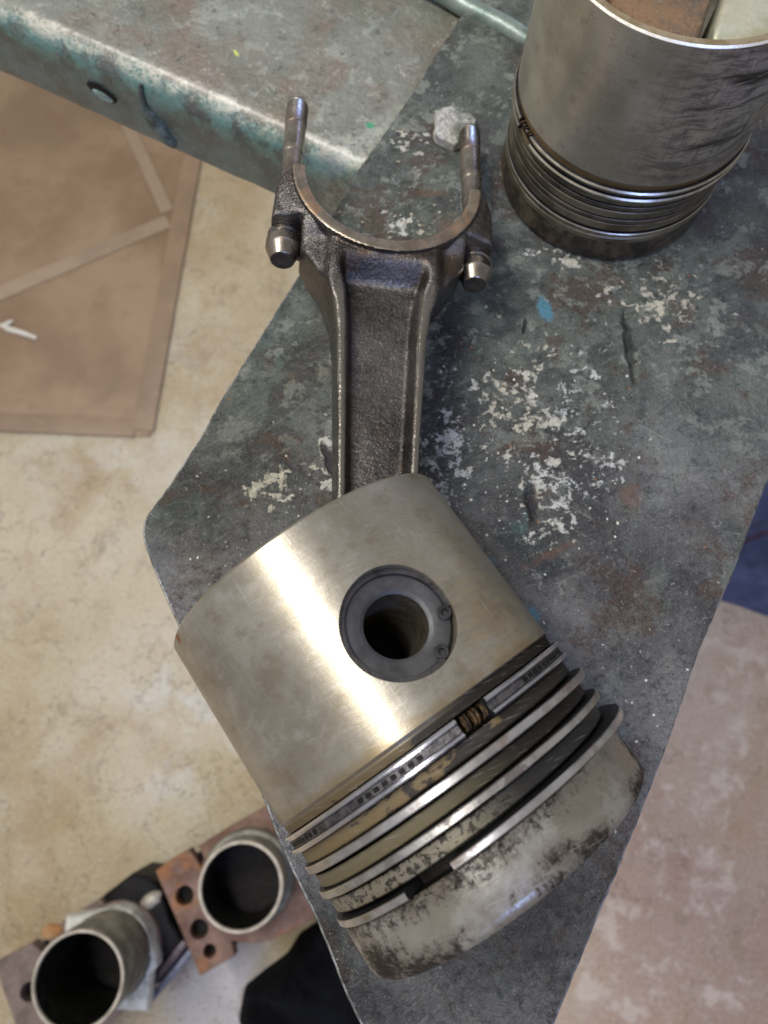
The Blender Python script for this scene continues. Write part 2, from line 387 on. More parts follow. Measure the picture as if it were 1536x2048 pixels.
def m_alu(name, scuff):
    """turned aluminium of a used piston. local z = piston axis from the skirt end, local x = pin"""
    g = NG(name)
    X = g.xyz()
    ang = g.math('ARCTAN2', X[1], X[0])
    cyl = g.comb(g.mul(ang, 1.0), X[2], 0.0)
    cw = g.warp(.12, 2.5, 4, cyl)
    big = g.noise(1.4, 5, .6, cw); mid = g.noise(5, 6, .65, cw); fine = g.noise(30, 4, .7, cyl)
    turn = g.noise(6, 3, .5, g.vec((.25, 22, 1), v=cyl))       # lathe lines
    brush = g.noise(8, 4, .6, g.vec((.5, 5, 1), v=cw))
    def reg(a, z, ra, rz, rot=0, soft=1.0): return g.blob(a, z, ra, rz, rot, soft, cw)
    if not scuff:
        col = g.mix(g.ss(big, .35, .65), (.25, .225, .18), (.345, .32, .27))
        mot = g.noise(3.2, 7, .72, g.vec((1, 1.3, 1), v=cw)); col = g.mix(g.mul(g.ss(mot, .50, .64), .45), col, (.42, .40, .355)); col = g.mix(g.mul(g.ss(mot, .48, .36), .55), col, (.20, .165, .115))
        ylw = g.mx(g.mul(.9, g.ss(g.math('ABSOLUTE', g.add(ang, .55)), .55, .15), g.ss(X[2], .2, 1.3)), g.mul(.7, g.blob(.42, .9, .20, 1.1, 0, 1, cw)))
        col = g.mix(g.mul(ylw, g.ss(brush, .35, .6), .55), col, (.40, .32, .19))
        # varnish stains
        st = g.mx(reg(-.95, .15, .35, .25), reg(-.62, 1.25, .40, .28), reg(-1.1, .8, .3, .6), g.mul(.6, reg(.1, -.25, .8, .14)), g.mul(.6, reg(.9, 1.3, .6, .15)))
        col = g.mix(g.mul(st, g.ss(mid, .35, .6), .6), col, (.24, .17, .10))
        lines = g.ss(g.math('ABSOLUTE', g.math('SUBTRACT', g.noise(1.6, 3, .5, g.vec((1, .6, 1), v=cw)), .5)), .012, .0)
        col = g.mix(g.mul(lines, g.ss(X[2], .9, .5), g.ss(mot, .45, .6), .22), col, (.22, .17, .11))
        rst = reg(1.30, .27, .06, .05, 0, .8)
        col = g.mix(rst, col, (.22, .07, .03))
        col = g.mix(g.mul(g.ss(X[2], 1.40, 1.49), g.ss(mid, .3, .55), .7), col, (.22, .155, .07))
        rec_shade = g.mul(g.ss(X[2], 1.475, 1.495), g.ss(X[2], 1.60, 1.55), g.ss(ang, .35, -.15, .35, 1)); 
        ax = g.noise(3.2, 3, .6, g.vec((11, .30, 1), v=g.warp(.05, 2, 2, cyl))); col = g.mix(g.mul(g.ss(ax, .63, .68), .22), col, (.14, .11, .08)); ax2 = g.noise(4, 3, .6, g.vec((9, .5, 1), loc=(3, 3, 0), v=g.warp(.05, 2, 2, cyl))); col = g.mix(g.mul(g.ss(ax2, .64, .69), .18), col, (.60, .58, .52))
        # lands: lacquered brown
        land = g.mul(g.ss(X[2], 1.50, 1.52), g.ss(X[2], 2.0, 1.97))
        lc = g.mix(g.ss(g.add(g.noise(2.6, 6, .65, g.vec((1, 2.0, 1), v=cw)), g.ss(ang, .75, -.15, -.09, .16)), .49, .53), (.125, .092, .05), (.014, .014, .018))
        col = g.mix(g.mul(land, .92), col, lc)
        col = g.mix(rec_shade, col, (.02, .017, .015))  # recess shade, painted black towards the right
        l2 = g.mul(g.ss(X[2], 1.80, 1.82), g.ss(X[2], 1.92, 1.90))
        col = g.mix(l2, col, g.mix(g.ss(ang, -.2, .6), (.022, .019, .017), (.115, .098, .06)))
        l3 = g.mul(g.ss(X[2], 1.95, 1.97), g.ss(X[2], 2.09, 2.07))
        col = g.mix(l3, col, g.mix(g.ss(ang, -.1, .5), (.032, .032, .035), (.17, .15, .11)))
        s3 = g.mul(l3, g.mx(g.ss(g.noise(20, 4, .7, cyl), .51, .57), g.ss(g.voro(30, cyl), .25, .18)), g.ss(ang, -.4, .2))
        col = g.mix(s3, col, (.03, .025, .02))
        # crown land: soot and burnt patches
        cr = g.ss(X[2], 2.10, 2.13)
        cc = g.mix(g.ss(big, .35, .65), (.215, .19, .15), (.33, .305, .255))
        col = g.mix(cr, col, cc)
        e = g.ss(X[2], 2.24, 2.44)
        soot = g.mx(g.mul(e, g.ss(mid, .36, .56)), g.mx(reg(-1.15, 2.30, .45, .36, 0, .7), g.mul(.9, reg(-.75, 2.44, .6, .14, 0, .7))), reg(1.15, 2.38, .50, .3, 0, .7), g.mul(.9, reg(.0, 2.38, .35, .14, -.3, .8)), g.mul(.6, reg(.85, 2.16, .4, .05)))
        streak = g.noise(7, 5, .7, g.vec((2.6, .5, 1), v=cw))
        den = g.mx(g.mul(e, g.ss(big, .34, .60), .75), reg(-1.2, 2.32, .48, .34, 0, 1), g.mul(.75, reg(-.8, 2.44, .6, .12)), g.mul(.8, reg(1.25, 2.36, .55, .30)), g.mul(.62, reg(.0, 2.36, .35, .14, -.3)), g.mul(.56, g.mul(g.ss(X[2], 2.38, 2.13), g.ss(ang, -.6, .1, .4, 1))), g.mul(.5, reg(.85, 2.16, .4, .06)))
        nn = g.add(g.mul(.72, g.noise(24, 6, .85, cyl)), g.mul(.28, streak))
        dk = g.mul(cr, g.ss(g.add(nn, g.mul(den, .33)), .575, .74))
        col = g.mix(g.mul(cr, g.ss(den, .15, .9), .8), col, (.105, .08, .06))
        col = g.mix(g.mul(dk, .95), col, (.017, .013, .010))
        col = g.mix(g.mul(cr, g.ss(g.noise(3, 5, .7, g.vec(loc=(1, 7, 0), v=cw)), .5, .64), g.inv(dk), .4), col, (.46, .45, .41))
        hot = g.mul(cr, g.mx(reg(-.88, 2.28, .16, .2), g.mul(.5, reg(.9, 2.25, .4, .2))), .35, g.inv(dk))
        col = g.mix(g.mul(hot, g.ss(mid, .4, .6)), col, (.20, .11, .04))
        dirt = g.mx(g.mul(land, .8), rec_shade, g.mul(l2, .5), dk, g.mul(l3, .5))  # dirt mask, also covers the painted recess shade
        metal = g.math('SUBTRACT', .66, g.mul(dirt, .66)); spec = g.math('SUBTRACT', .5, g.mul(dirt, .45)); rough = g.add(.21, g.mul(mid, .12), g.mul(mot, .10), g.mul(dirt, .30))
        b1 = .0006
    else:
        col = g.mix(g.ss(big, .35, .65), (.30, .27, .21), (.43, .395, .33))
        band = g.noise(6, 5, .65, g.vec((.9, 3.2, 1), v=g.warp(.3, 2, 4, cyl)))
        vert = g.noise(7, 5, .65, g.vec((5, .5, 1), v=cw))
        # thrust face: seized, scuffed
        ctr = 0.0
        lil = g.mul(g.ss(g.math('ABSOLUTE', g.add(ang, .15)), .9, .3), g.ss(X[2], .75, .35)); col = g.mix(g.mul(lil, .7), col, (.36, .34, .36))
        sf = g.mul(g.ss(g.math('ABSOLUTE', g.math('SUBTRACT', ang, -.1)), 1.1, .45), g.ss(X[2], 1.35, 1.0))
        col = g.mix(g.mul(sf, g.ss(band, .42, .62), .75), col, (.085, .078, .075))
        col = g.mix(g.mul(sf, g.ss(vert, .50, .66), .5), col, (.10, .085, .07))
        brn = g.mx(g.mul(.95, reg(-.50, .75, .36, .70, -.2)), g.mul(.6, reg(-.1, 1.15, .8, .2)))
        col = g.mix(g.mul(brn, g.ss(mid, .3, .6), .85), col, (.17, .095, .045))
        blk = g.mx(reg(.02, .30, .40, .07, -.10, .6), reg(-.45, .40, .30, .07, 0, .7), g.mul(.8, reg(.1, .86, .5, .05, 0, .7)), reg(-.40, .42, .045, .05), reg(-.13, .78, .016, .12, .05, .6), g.mul(.6, reg(.05, .05, .5, .07)))
        col = g.mix(g.mul(blk, g.ss(brush, .30, .48)), col, (.02, .018, .016))
        smr = g.mul(g.ss(g.noise(2.6, 6, .7, g.vec((.45, 4.6, 1), v=g.warp(.1, 3, 4, cyl))), .50, .60), g.mx(g.mul(g.ss(X[2], .12, .25), g.ss(X[2], .62, .5)), g.mul(.6, g.ss(X[2], .75, .9))), g.ss(g.math('ABSOLUTE', g.add(ang, .08)), .75, .40))
        col = g.mix(g.mul(smr, .85), col, (.035, .03, .027))
        mp = g.noise(9, 6, .75, cyl); col = g.mix(g.mul(g.ss(mp, .55, .64), .3), col, (.16, .13, .10))
        ol = g.ss(X[2], 1.24, 1.29)
        col = g.mix(ol, col, (.20, .13, .05))
        lo = g.ss(X[2], 1.40, 1.50)
        col = g.mix(lo, col, g.mix(g.ss(big, .4, .6), (.085, .07, .048), (.22, .19, .135)))
        cr = g.ss(X[2], 1.95, 1.98)
        cst = g.noise(3, 6, .7, g.vec((1.7, 1, 1), v=cw))
        col = g.mix(cr, col, g.mix(g.ss(cst, .42, .62), (.028, .023, .018), (.10, .075, .05)))
        spec = g.math('SUBTRACT', .5, g.mul(cr, .35)); metal = g.math('SUBTRACT', .62, g.mul(cr, .55)); rough = g.add(.27, g.mul(band, .2)); b1 = .0015
    scr = g.noise(14, 3, .6, g.vec((.35, 9, 1), rot=(0, 0, .2), v=cyl))
    col = g.mix(g.mul(g.ss(scr, .60, .72), .22), col, (.75, .73, .68))
    col = g.mix(g.mul(g.ss(fine, .42, .3), .22), col, (.12, .10, .08))
    return g.done(col, rough, metal, [(turn, b1), (brush, .0008), (fine, .0006)], spec=spec)

def m_metal(name, c1, c2, r0=.3, metal=1.0, scale=6, bump=.004, streak=(1, 1, 1), dirt=None, dirt_amt=.5):
    g = NG(name)
    n1 = g.noise(scale, 5, .65, g.vec(streak)); n2 = g.noise(scale * 6, 4, .7)
    col = g.mix(g.ss(n1, .36, .64), c1, c2)
    f = 0.0
    if dirt:
        f = g.mul(g.ss(g.noise(scale * .7, 6, .7, g.vec(loc=(3, 1, 6))), .5, .62), dirt_amt); col = g.mix(f, col, dirt)
        return g.done(col, g.add(r0, g.mul(n2, .16), g.mul(f, .2)), g.math('SUBTRACT', metal, g.mul(f, .5 * metal)), [(n1, bump), (n2, bump * .5)])
    return g.done(col, g.add(r0, g.mul(n2, .18)), metal, [(n1, bump), (n2, bump * .5)])

def m_forged():
    g = NG('forged_steel')
    X = g.xyz()
    big = g.noise(2.2, 5, .6); fine = g.noise(26, 4, .75); gr = g.noise(55, 3, .75); sp = g.voro(60)
    col = g.mix(g.ss(big, .35, .65), (.062, .056, .056), (.15, .138, .132))
    col = g.mix(g.mul(g.ss(gr, .55, .68), .42), col, (.42, .39, .34))
    col = g.mix(g.mul(g.ss(fine, .44, .32), .6), col, (.03, .026, .028))
    col = g.mix(g.mul(g.ss(g.noise(1.5, 4, .6, g.vec(loc=(5, 3, 1))), .55, .68), .5), col, (.12, .07, .04))
    # rib crowns are rubbed paler
    rb = g.mul(g.ss(g.math('ABSOLUTE', X[2]), .20, .228), g.ss(g.math('ABSOLUTE', X[0]), .42, .36), g.ss(X[1], -.95, -1.2))
    col = g.mix(g.mul(rb, .55), col, (.36, .325, .28)); kb = g.inv(g.mul(rb, .7))
    return g.done(col, g.add(.14, g.mul(fine, .22)), .9, [(g.mul(fine, kb), .009), (g.mul(gr, kb), .005), (big, .02)])

def m_plain(name, col, rough=.6, metal=0.0, var=.35, scale=4, bump=.02, spec=.5):
    g = NG(name)
    n1 = g.noise(scale, 6, .65, g.warp(.1, 3)); n2 = g.noise(scale * 7, 4, .7)
    d = tuple(c * (1 - var) for c in col); l = tuple(min(1, c * (1 + var)) for c in col)
    c = g.mix(g.ss(n1, .35, .65), d, l); c = g.mix(g.mul(g.ss(n2, .6, .75), .25), c, tuple(min(1, x * 1.8 + .04) for x in col))
    return g.done(c, rough, metal, [(n1, bump), (n2, bump * .3)], spec=spec)

def m_rusty(name='rusty_cast_iron', base=(.16, .085, .06), pale=(.30, .19, .145)):
    g = NG(name)
    a = g.noise(.9, 6, .65, g.warp(.3, 1.5)); b = g.noise(5, 6, .7)
    col = g.mix(g.ss(a, .36, .64), base, pale)
    col = g.mix(g.mul(g.ss(g.noise(.7, 5, .6, g.vec(loc=(3, 4, 1))), .52, .66), .8), col, (.36, .15, .05))
    col = g.mix(g.mul(g.ss(b, .54, .66), .6), col, (.10, .055, .04))
    return g.done(col, .7, .1, [(a, .06), (b, .03)])

MAT = dict(
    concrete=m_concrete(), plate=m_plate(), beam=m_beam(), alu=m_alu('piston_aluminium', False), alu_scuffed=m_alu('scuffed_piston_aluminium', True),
    forged=m_forged(),
    strip=m_metal('machined_bore_face', (.22, .18, .14), (.36, .31, .25), .28, .85, 5, .004, dirt=(.28, .13, .05), dirt_amt=.5),
    bolt=m_metal('bolt_steel', (.26, .23, .20), (.42, .385, .34), .20, 1, 5, .002, (1, 1, 1), dirt=(.16, .10, .06), dirt_amt=.5),
    bolt_end=m_metal('dark_bolt_end', (.035, .03, .026), (.075, .065, .055), .45, .5, 8, .004),
    pin=m_metal('wrist_pin_steel', (.05, .05, .053), (.085, .085, .09), .42, .6, 5, .002),
    pin_in=m_plain('oily_pin_bore', (.07, .06, .045), .4, .4),
    clip=m_metal('spring_clip_steel', (.06, .058, .06), (.12, .115, .12), .3, .9, 9, .003),
    ring_oily=m_metal('oily_brown_ring', (.05, .042, .032), (.12, .10, .075), .38, .5, 5, .002),
    ring=m_metal('worn_chrome_ring', (.44, .42, .42), (.66, .65, .66), .22, 1, 3.2, .002, dirt=(.16, .12, .095), dirt_amt=.85),
    ring_dark=m_metal('dull_ring', (.34, .32, .30), (.60, .58, .56), .26, 1, 5, .002, dirt=(.13, .11, .10), dirt_amt=1),
    ring_side=m_metal('oily_ring_side', (.02, .02, .022), (.045, .045, .048), .35, .6, 5, .002),
    rail=m_metal('polished_oil_rail', (.60, .60, .66), (.78, .78, .85), .14, 1, 6, .001),
    rail_old=m_metal('oily_oil_rail', (.30, .27, .22), (.46, .42, .36), .24, 1, 6, .001),
    expander=m_metal('oil_ring_body', (.06, .055, .058), (.16, .15, .155), .3, .85, 14, .006),
    black=m_plain('oil_and_shade_black', (.008, .0075, .007), .5, spec=.15),  # black oil, plus the dark of grooves and slots painted in
    coil=m_metal('oiled_coil_spring', (.02, .014, .009), (.13, .075, .03), .42, .5, 16, .012),
    rust=m_rusty(), rust2=m_plain('grey_brown_iron', (.20, .145, .12), .7, .1, .3, 1.2),
    liner=m_metal('liner_iron', (.13, .125, .105), (.26, .25, .21), .42, .6, 2, .01),
    liner_rim=m_metal('liner_rim', (.36, .32, .25), (.56, .50, .41), .4, .3, 3, .004),
    liner_bore=m_metal('liner_bore', (.014, .014, .012), (.04, .04, .034), .28, .7, 3, .004),
    flange=m_plain('pale_iron_flange', (.50, .50, .46), .5, .1, .4, 2.2),
    blackiron=m_plain('oily_black_iron', (.008, .0065, .007), .55, .0, .6, 1.2, .08, spec=.2),
    purple=m_plain('oil_sheen_iron', (.05, .03, .045), .3, .3, .4, 1),
    board=None, blue=m_plain('blue_cloth', (.06, .075, .16), .8, 0, .25, .8, .05),
    dark=m_plain('black_cloth', (.0045, .005, .007), .85, 0, .5, .9, .25, spec=.12),
    pipe=m_metal('green_grey_tube', (.13, .19, .175), (.24, .29, .27), .30, .3, 2.5, .01, dirt=(.07, .07, .06), dirt_amt=.5),
    chip=None, boss=None, lit_skirt_in=m_metal('lit_inner_wall', (.42, .43, .32), (.60, .60, .48), .38, .6, 2.5, .01, dirt=(.30, .24, .14), dirt_amt=.4),  # pale tone stands for light on the inner skirt wall
    dustedge=m_plain('crusted_edge', (.26, .25, .23), .8, 0, .5, 9, .05),
)
def _board():
    g = NG('brown_board'); a = g.noise(.22, 6, .6, g.warp(1.2, .4)); b = g.noise(1.2, 5, .6)
    col = g.mix(g.ss(a, .36, .64), (.26, .17, .10), (.37, .255, .16))
    col = g.mix(g.mul(g.ss(b, .55, .7), .35), col, (.22, .13, .075))
    return g.done(col, .55, 0, [(a, .05)])
MAT['board'] = _board()
MAT['weld'] = m_plain('painted_weld', (.085, .115, .115), .35, .1, .6, 4, .03)
MAT['rib'] = m_plain('pale_board_rib', (.37, .27, .185), .5, 0, .12, .4)
MAT['board_edge'] = m_plain('board_edge_strip', (.315, .215, .14), .5, 0, .12, .4)
MAT['scrap'] = m_plain('white_scrap', (.75, .70, .62), .6, 0, .1)
def _chip():
    g = NG('pale_crust'); a = g.noise(6, 6, .7, g.warp(.1, 8)); b = g.noise(20, 5, .7)
    X = g.xyz(); side = g.ss(g.add(X[0], g.mul(a, .22)), .05, .17)
    col = g.mix(g.ss(b, .35, .62), (.33, .32, .29), (.58, .57, .53))
    col = g.mix(g.mul(side, g.ss(a, .36, .56)), col, (.13, .15, .125))
    return g.done(col, .6, .1, [(a, .05), (b, .03)])
MAT['chip'] = _chip()
def _boss():
    g = NG('varnished_casting'); a = g.noise(2.5, 5, .6, g.warp(.2, 3)); b = g.noise(26, 5, .75)
    col = g.mix(g.ss(a, .38, .62), (.12, .10, .08), (.27, .16, .08))
    col = g.mix(g.mul(g.ss(b, .55, .7), .6), col, (.42, .33, .25)); col = g.mix(g.mul(g.ss(b, .43, .3), .6), col, (.06, .04, .03))
    return g.done(col, .6, .25, [(b, .03), (a, .05)])
MAT['boss'] = _boss()

# ------------------------------------------------------------------ setting: floor
FZ = -19.0
def grid(x0, x1, y0, y1, nx, ny, zf):
    xs = np.linspace(x0, x1, nx + 1); ys = np.linspace(y0, y1, ny + 1)
    V = [(x, y, zf(x, y)) for y in ys for x in xs]
    F = [(j * (nx + 1) + i, j * (nx + 1) + i + 1, (j + 1) * (nx + 1) + i + 1, (j + 1) * (nx + 1) + i) for j in range(ny) for i in range(nx)]
    return V, F
def ns(x, y, s=1, z=0): return mnoise.fractal(Vector((x * s, y * s, z)), 1.0, 2.0, 4)
V, F = grid(-90, 90, -80, 100, 60, 60, lambda x, y: FZ + .03 * ns(x, y, .2))
tag(obj('floor', V, F, MAT['concrete']), kind='structure')

# brown board on the floor, with raised pale ribs
def P2(px, py, z=None):
    p = at(px, py, FZ if z is None else z); return (p.x, p.y)
ZB = FZ + .11
tr = at(395, 320, ZB); br = at(300, 872, ZB); bl = at(-260, 846, ZB); tl = at(-330, -200, ZB)
e = (tr - br); tr2 = tr + e * .55
board = empty('brown_board', ((br.x + bl.x) / 2, (br.y + tr2.y) / 2, FZ + .05))
tag(board, 'large brown board with pale ribs lying on the tan floor below the green beam', 'board')
V, F = slab([tuple(br[:2]), tuple(tr2[:2]), (tl.x, tr2.y), tuple(bl[:2])], FZ + .06, ZB, .05)
obj('panel', V, F, MAT['board'], board)
def strip(name, a, b, wd, z0, z1, mat, parent, **k):
    a = Vector(a[:2]); b = Vector(b[:2]); d = (b - a).normalized(); nn = Vector((-d.y, d.x)) * wd / 2
    V, F = slab([tuple(a - nn), tuple(b - nn), tuple(b + nn), tuple(a + nn)], z0, z1, min(.04, (z1 - z0) * .4))
    return obj(name, V, F, mat, parent, **k)
strip('rib', at(-150, 652, ZB), at(338, 444, ZB), .62, ZB, ZB + .08, MAT['rib'], board)
strip('rib', at(240, 215, ZB), at(335, 425, ZB), .52, ZB + .01, ZB + .075, MAT['rib'], board)
strip('edge_strip', at(384, 325, ZB) + e * .4, at(286, 862, ZB), .75, ZB, ZB + .06, MAT['board_edge'], board)
strip('edge_strip', at(-200, 836, ZB), at(270, 856, ZB), .7, ZB, ZB + .055, MAT['board_edge'], board)
sp_ = at(40, 664, ZB)
V, F = tube([(sp_.x - .75, sp_.y + .25, ZB + .08), (sp_.x - .35, sp_.y + .05, ZB + .1), (sp_.x + .2, sp_.y - .12, ZB + .1), (sp_.x + .7, sp_.y - .3, ZB + .08)], [.06, .12, .1, .07], 8)
V2, F2 = tube([(sp_.x - .62, sp_.y + .18, ZB + .09), (sp_.x - .4, sp_.y + .32, ZB + .12), (sp_.x - .3, sp_.y + .42, ZB + .08)], [.09, .08, .05], 8)
V, F = join([(V, F), (V2, F2)])
tag(obj('white_scrap', V, F, MAT['scrap']), 'small bent white scrap lying on the brown board', 'scrap')

# ------------------------------------------------------------------ steel plate of the bench
ppx = [(870, 110), (846, 150), (790, 236), (715, 340), (655, 446), (600, 545), (560, 607), (520, 672), (480, 736), (440, 800), (404, 866), (388, 893), (330, 980), (296, 1026), (287, 1043), (284, 1062), (287, 1085), (305, 1135), (350, 1240), (430, 1410),
       (520, 1580), (541, 1640), (560, 1690), (600, 1775), (621, 1815), (652, 1890), (687, 1979), (720, 2048)]
ppl = [at(x, y, 0) for x, y in ppx]
ppr = [at(x, y, 0) for x, y in [(1110, 2048), (1168, 1905), (1216, 1790), (1275, 1650), (1340, 1480), (1400, 1300), (1470, 1140), (1520, 1003), (1600, 800)]]
end1 = ppl[-1] + (ppl[-1] - ppl[-2]) * 3.2; end2 = ppr[0] + (ppr[0] - ppr[1]) * 2
poly = [tuple(p[:2]) for p in ppl] + [tuple(end1[:2]), tuple(end2[:2])] + [tuple(p[:2]) for p in ppr] + [(5.4, 5.8), (5.4, 9.0), (1.85, 9.0)]
# roughen the torch-cut edge
fine = []
for i in range(len(poly)):
    a = Vector(poly[i]); b = Vector(poly[(i + 1) % len(poly)]); L = (b - a).length
    k = max(1, int(L / .05)) if L < 3.5 else 12
    nn = Vector((-(b - a).y, (b - a).x)).normalized()
    for j in range(k):
        q = a.lerp(b, j / k); d = .004 * ns(q.x, q.y, 5) + .004 * ns(q.x, q.y, 20, 5)
        fine.append(tuple(q + nn * d))
fine = fine[::-1]
V, F = slab(fine, -.12, 0, .018, nseg=2)
_z = np.array([q[2] for q in V]); mi = [1 if (_z[list(f)].min() > -.05 and _z[list(f)].min() < -.004) else 0 for f in F]
bench = obj('bench_plate', V, F, [MAT['plate'], m_metal('rubbed_plate_edge', (.07, .07, .07), (.24, .24, .24), .35, .7, 7, .01)], smooth=40, midx=mi)
tag(bench, kind='structure')

# ------------------------------------------------------------------ green beam under the plate
dv = Vector((.889, -.458, 0)).normalized(); mv = Vector((-.458, -.889, 0)).normalized()
prof = []       # (distance along mv, z)
TOPZ = -.135
for t in np.linspace(-9.5, -4.95, 26): prof.append((t, TOPZ))
rb = .26; cx0 = -4.67 + .0 - rb
cxm = 4.67 - rb
prof = [(t, TOPZ) for t in np.linspace(1.2, cxm, 22)]
prof += [(cxm + rb * math.sin(a), TOPZ - rb + rb * math.cos(a)) for a in np.linspace(.15, PI / 2, 9)]
# note: p.mv = -( distance ) along the beam frame; the face seen is at p.mv = -4.67
V = []; F = []
NL = 150
pr = [(-(9.34 - t), z) for t, z in prof]        # p.mv values: -7.6 ... -4.67
pr += [(-4.67, z) for z in np.linspace(TOPZ - rb - .08, -1.0, 8)] + [(-4.675, -1.05), (-4.71, -1.06), (-4.77, -1.05), (-4.77, -.7)]
for i in range(NL + 1):
    u = -9 + 15.5 * i / NL
    for q, z in pr:
        p = dv * u + mv * q
        zz = z; off = 0
        if z > TOPZ - 1e-6: zz = z + .012 * ns(p.x, p.y, .8)
        elif z > -1.03: off = .02 * ns(u, z * 1.5, 1.1) * min(1, (TOPZ - z) * 2)
        else: zz = z + .012 * ns(u, 0, 2.2) + .006 * ns(u, 3, 9); off = .02 * ns(u, z * 1.5, 1.1)
        p = p + mv * off; V.append((p.x, p.y, zz))
k = len(pr)
for i in range(NL):
    for j in range(k - 1): F.append((i * k + j, (i + 1) * k + j, (i + 1) * k + j + 1, i * k + j + 1))
beam = obj('green_beam', V, F, MAT['beam'], smooth=50)
recalc(beam)
tag(beam, 'wide steel beam in worn green paint with a rounded edge, running under the plate', 'beam')
def face_pt(px, py):        # a point of the beam's upright face
    d = ray(px, py); o = Vector((0, 0, CAMZ)); t = (-4.67 - o.dot(mv)) / d.dot(mv); return o + d * t
hp = face_pt(205, 184)
FM = frame(hp + mv * .012, dv, Vector((0, 0, 1)), mv * 1.0)
def dome(rx, ry, h, n=20, m=6, wob=0):
    V = [(0, 0, h)]; F = []
    for i in range(1, m + 1):
        a = PI / 2 * i / m
        for k in range(n):
            t = 2 * PI * k / n; rr = 1 + wob * ns(math.cos(t) * 2, math.sin(t) * 2, 1, rx)
            V.append((rx * rr * math.sin(a) * math.cos(t), ry * rr * math.sin(a) * math.sin(t), h * math.cos(a)))
    for k in range(n): F.append((0, 1 + k, 1 + (k + 1) % n))
    for i in range(m - 1):
        for k in range(n):
            k2 = (k + 1) % n; F.append((1 + i * n + k, 1 + (i + 1) * n + k, 1 + (i + 1) * n + k2, 1 + i * n + k2))
    return V, F
rt = Matrix.Rotation(R_(-8), 4, 'Z')
V, F = dome(.19, .10, .012, 32, 6, .06); obj('slot_shadow', V, F, MAT['black'], beam, FM @ rt)  # flat black dome paints the dark of the slot
V, F = dome(.13, .065, .012, 32, 6, .06); obj('slot_filler', V, F, m_plain('pale_teal_paint', (.20, .29, .28), .4, 0, .5, 6), beam, frame(hp + mv * .02 + dv * .0 + Vector((0, 0, -.035)), dv, Vector((0, 0, 1)), mv) @ rt)
# weld bead running down the face
wp = [face_pt(280, 170), face_pt(286, 205), face_pt(298, 225), face_pt(318, 250), face_pt(338, 278), face_pt(352, 290)]
V, F = tube([q + mv * .0 for q in wp], [.03, .05, .06, .085, .07, .05], 10); V = [(x + .03 * ns(x, z, 7), y + .03 * ns(y, z, 7, 4), z + .03 * ns(x, y, 7, 8)) for x, y, z in V]; obj('weld_bead', V, F, MAT['weld'], beam)

# green tube across the beam, ending behind the standing piston
a = at(860, -28, -.02); b = at(1060, 84, -.02)
dd = (b - a)
pts = [a - dd * .8 + dd * (2.6 * i / 24) + Vector((0, 0, .01 * math.sin(i))) for i in range(25)]
V, F = tube(pts, .104, 24)
tag(obj('green_tube', V, F, MAT['pipe']), 'round grey-green steel tube lying on the beam behind the standing piston', 'tube')

# ------------------------------------------------------------------ pistons
ZE = .235
def piston_profile(zf, zin=.5):
    g = .86
    o = [(.955, ZE), (.988, ZE), (1.0, ZE + .015), (1.0, 1.485), (.985, 1.505), (.985, 1.553), (g, 1.553), (g, 1.674), (.974, 1.674), (.978, 1.682), (.978, 1.742), (.972, 1.750),
         (g, 1.750), (g, 1.824), (.972, 1.824), (.978, 1.831), (.978, 1.893), (.972, 1.900), (g, 1.900), (g, 1.970), (.970, 1.970), (.976, 1.978), (.976, 2.046), (.970, 2.053),
         (g, 2.053), (g, 2.128), (.975, 2.128), (.985, 2.138), (.985, 2.40), (.975, 2.435), (.945, 2.462), (.62, 2.462), (.58, 2.42), (.35, 2.22), (.12, 2.16), (.001, 2.16)]
    inn = [(.001, 1.95), (.5, 1.93), (.70, 1.80), (.78, 1.55), (.80, 1.45), (.90, 1.30), (.925, .9), (.93, ZE + .06), (.94, ZE)]
    return [(r, zf(z)) for r, z in o], [(r, zf(z)) for r, z in inn]
def make_piston(parent, M, zf, mat, pin_h, delta):
    o, inn = piston_profile(zf)
    prof = o + inn
    # add rows along the skirt so it can carry the uneven skirt edge
    full = []
    for i, (r, z) in enumerate(prof):
        full.append((r, z))
        r2, z2 = prof[(i + 1) % len(prof)]
        if abs(z2 - z) > .3 * 1 and min(z, z2) < zf(1.6):
            for t in (.2, .4, .6, .8): full.append((r + (r2 - r) * t, z + (z2 - z) * t))
    top = zf(1.2)
    def fz(r, z, th): 
        wgt = np.clip(1 - z / .9, 0, 1) ** 2
        return z - delta * wgt * np.cos(th) ** 2
    V, F = lathe(full, 224, fz=fz)
    V = np.asarray(V); Fa_ = np.array(F); fc_ = V[Fa_].mean(1); rc_ = np.hypot(fc_[:, 0], fc_[:, 1])
    mi = (rc_ > .84) & (rc_ < .968) & (fc_[:, 2] > zf(1.54)) & (fc_[:, 2] < zf(2.14))
    p = obj('piston', V, F, [mat, MAT['black']], parent, M, midx=mi.astype(int))
    if pin_h is not None:
        V, F = lathe([(.318, -1.3), (.318, 1.3)], 72, closed=False)
        F = F + [tuple(range(0, 144, 2))[::-1], tuple(range(1, 144, 2))]
        Mp = M @ Matrix.Translation((0, 0, pin_h)) @ Matrix.Rotation(PI / 2, 4, 'Y')
        boolean(p, V, F, Mp)
    return p
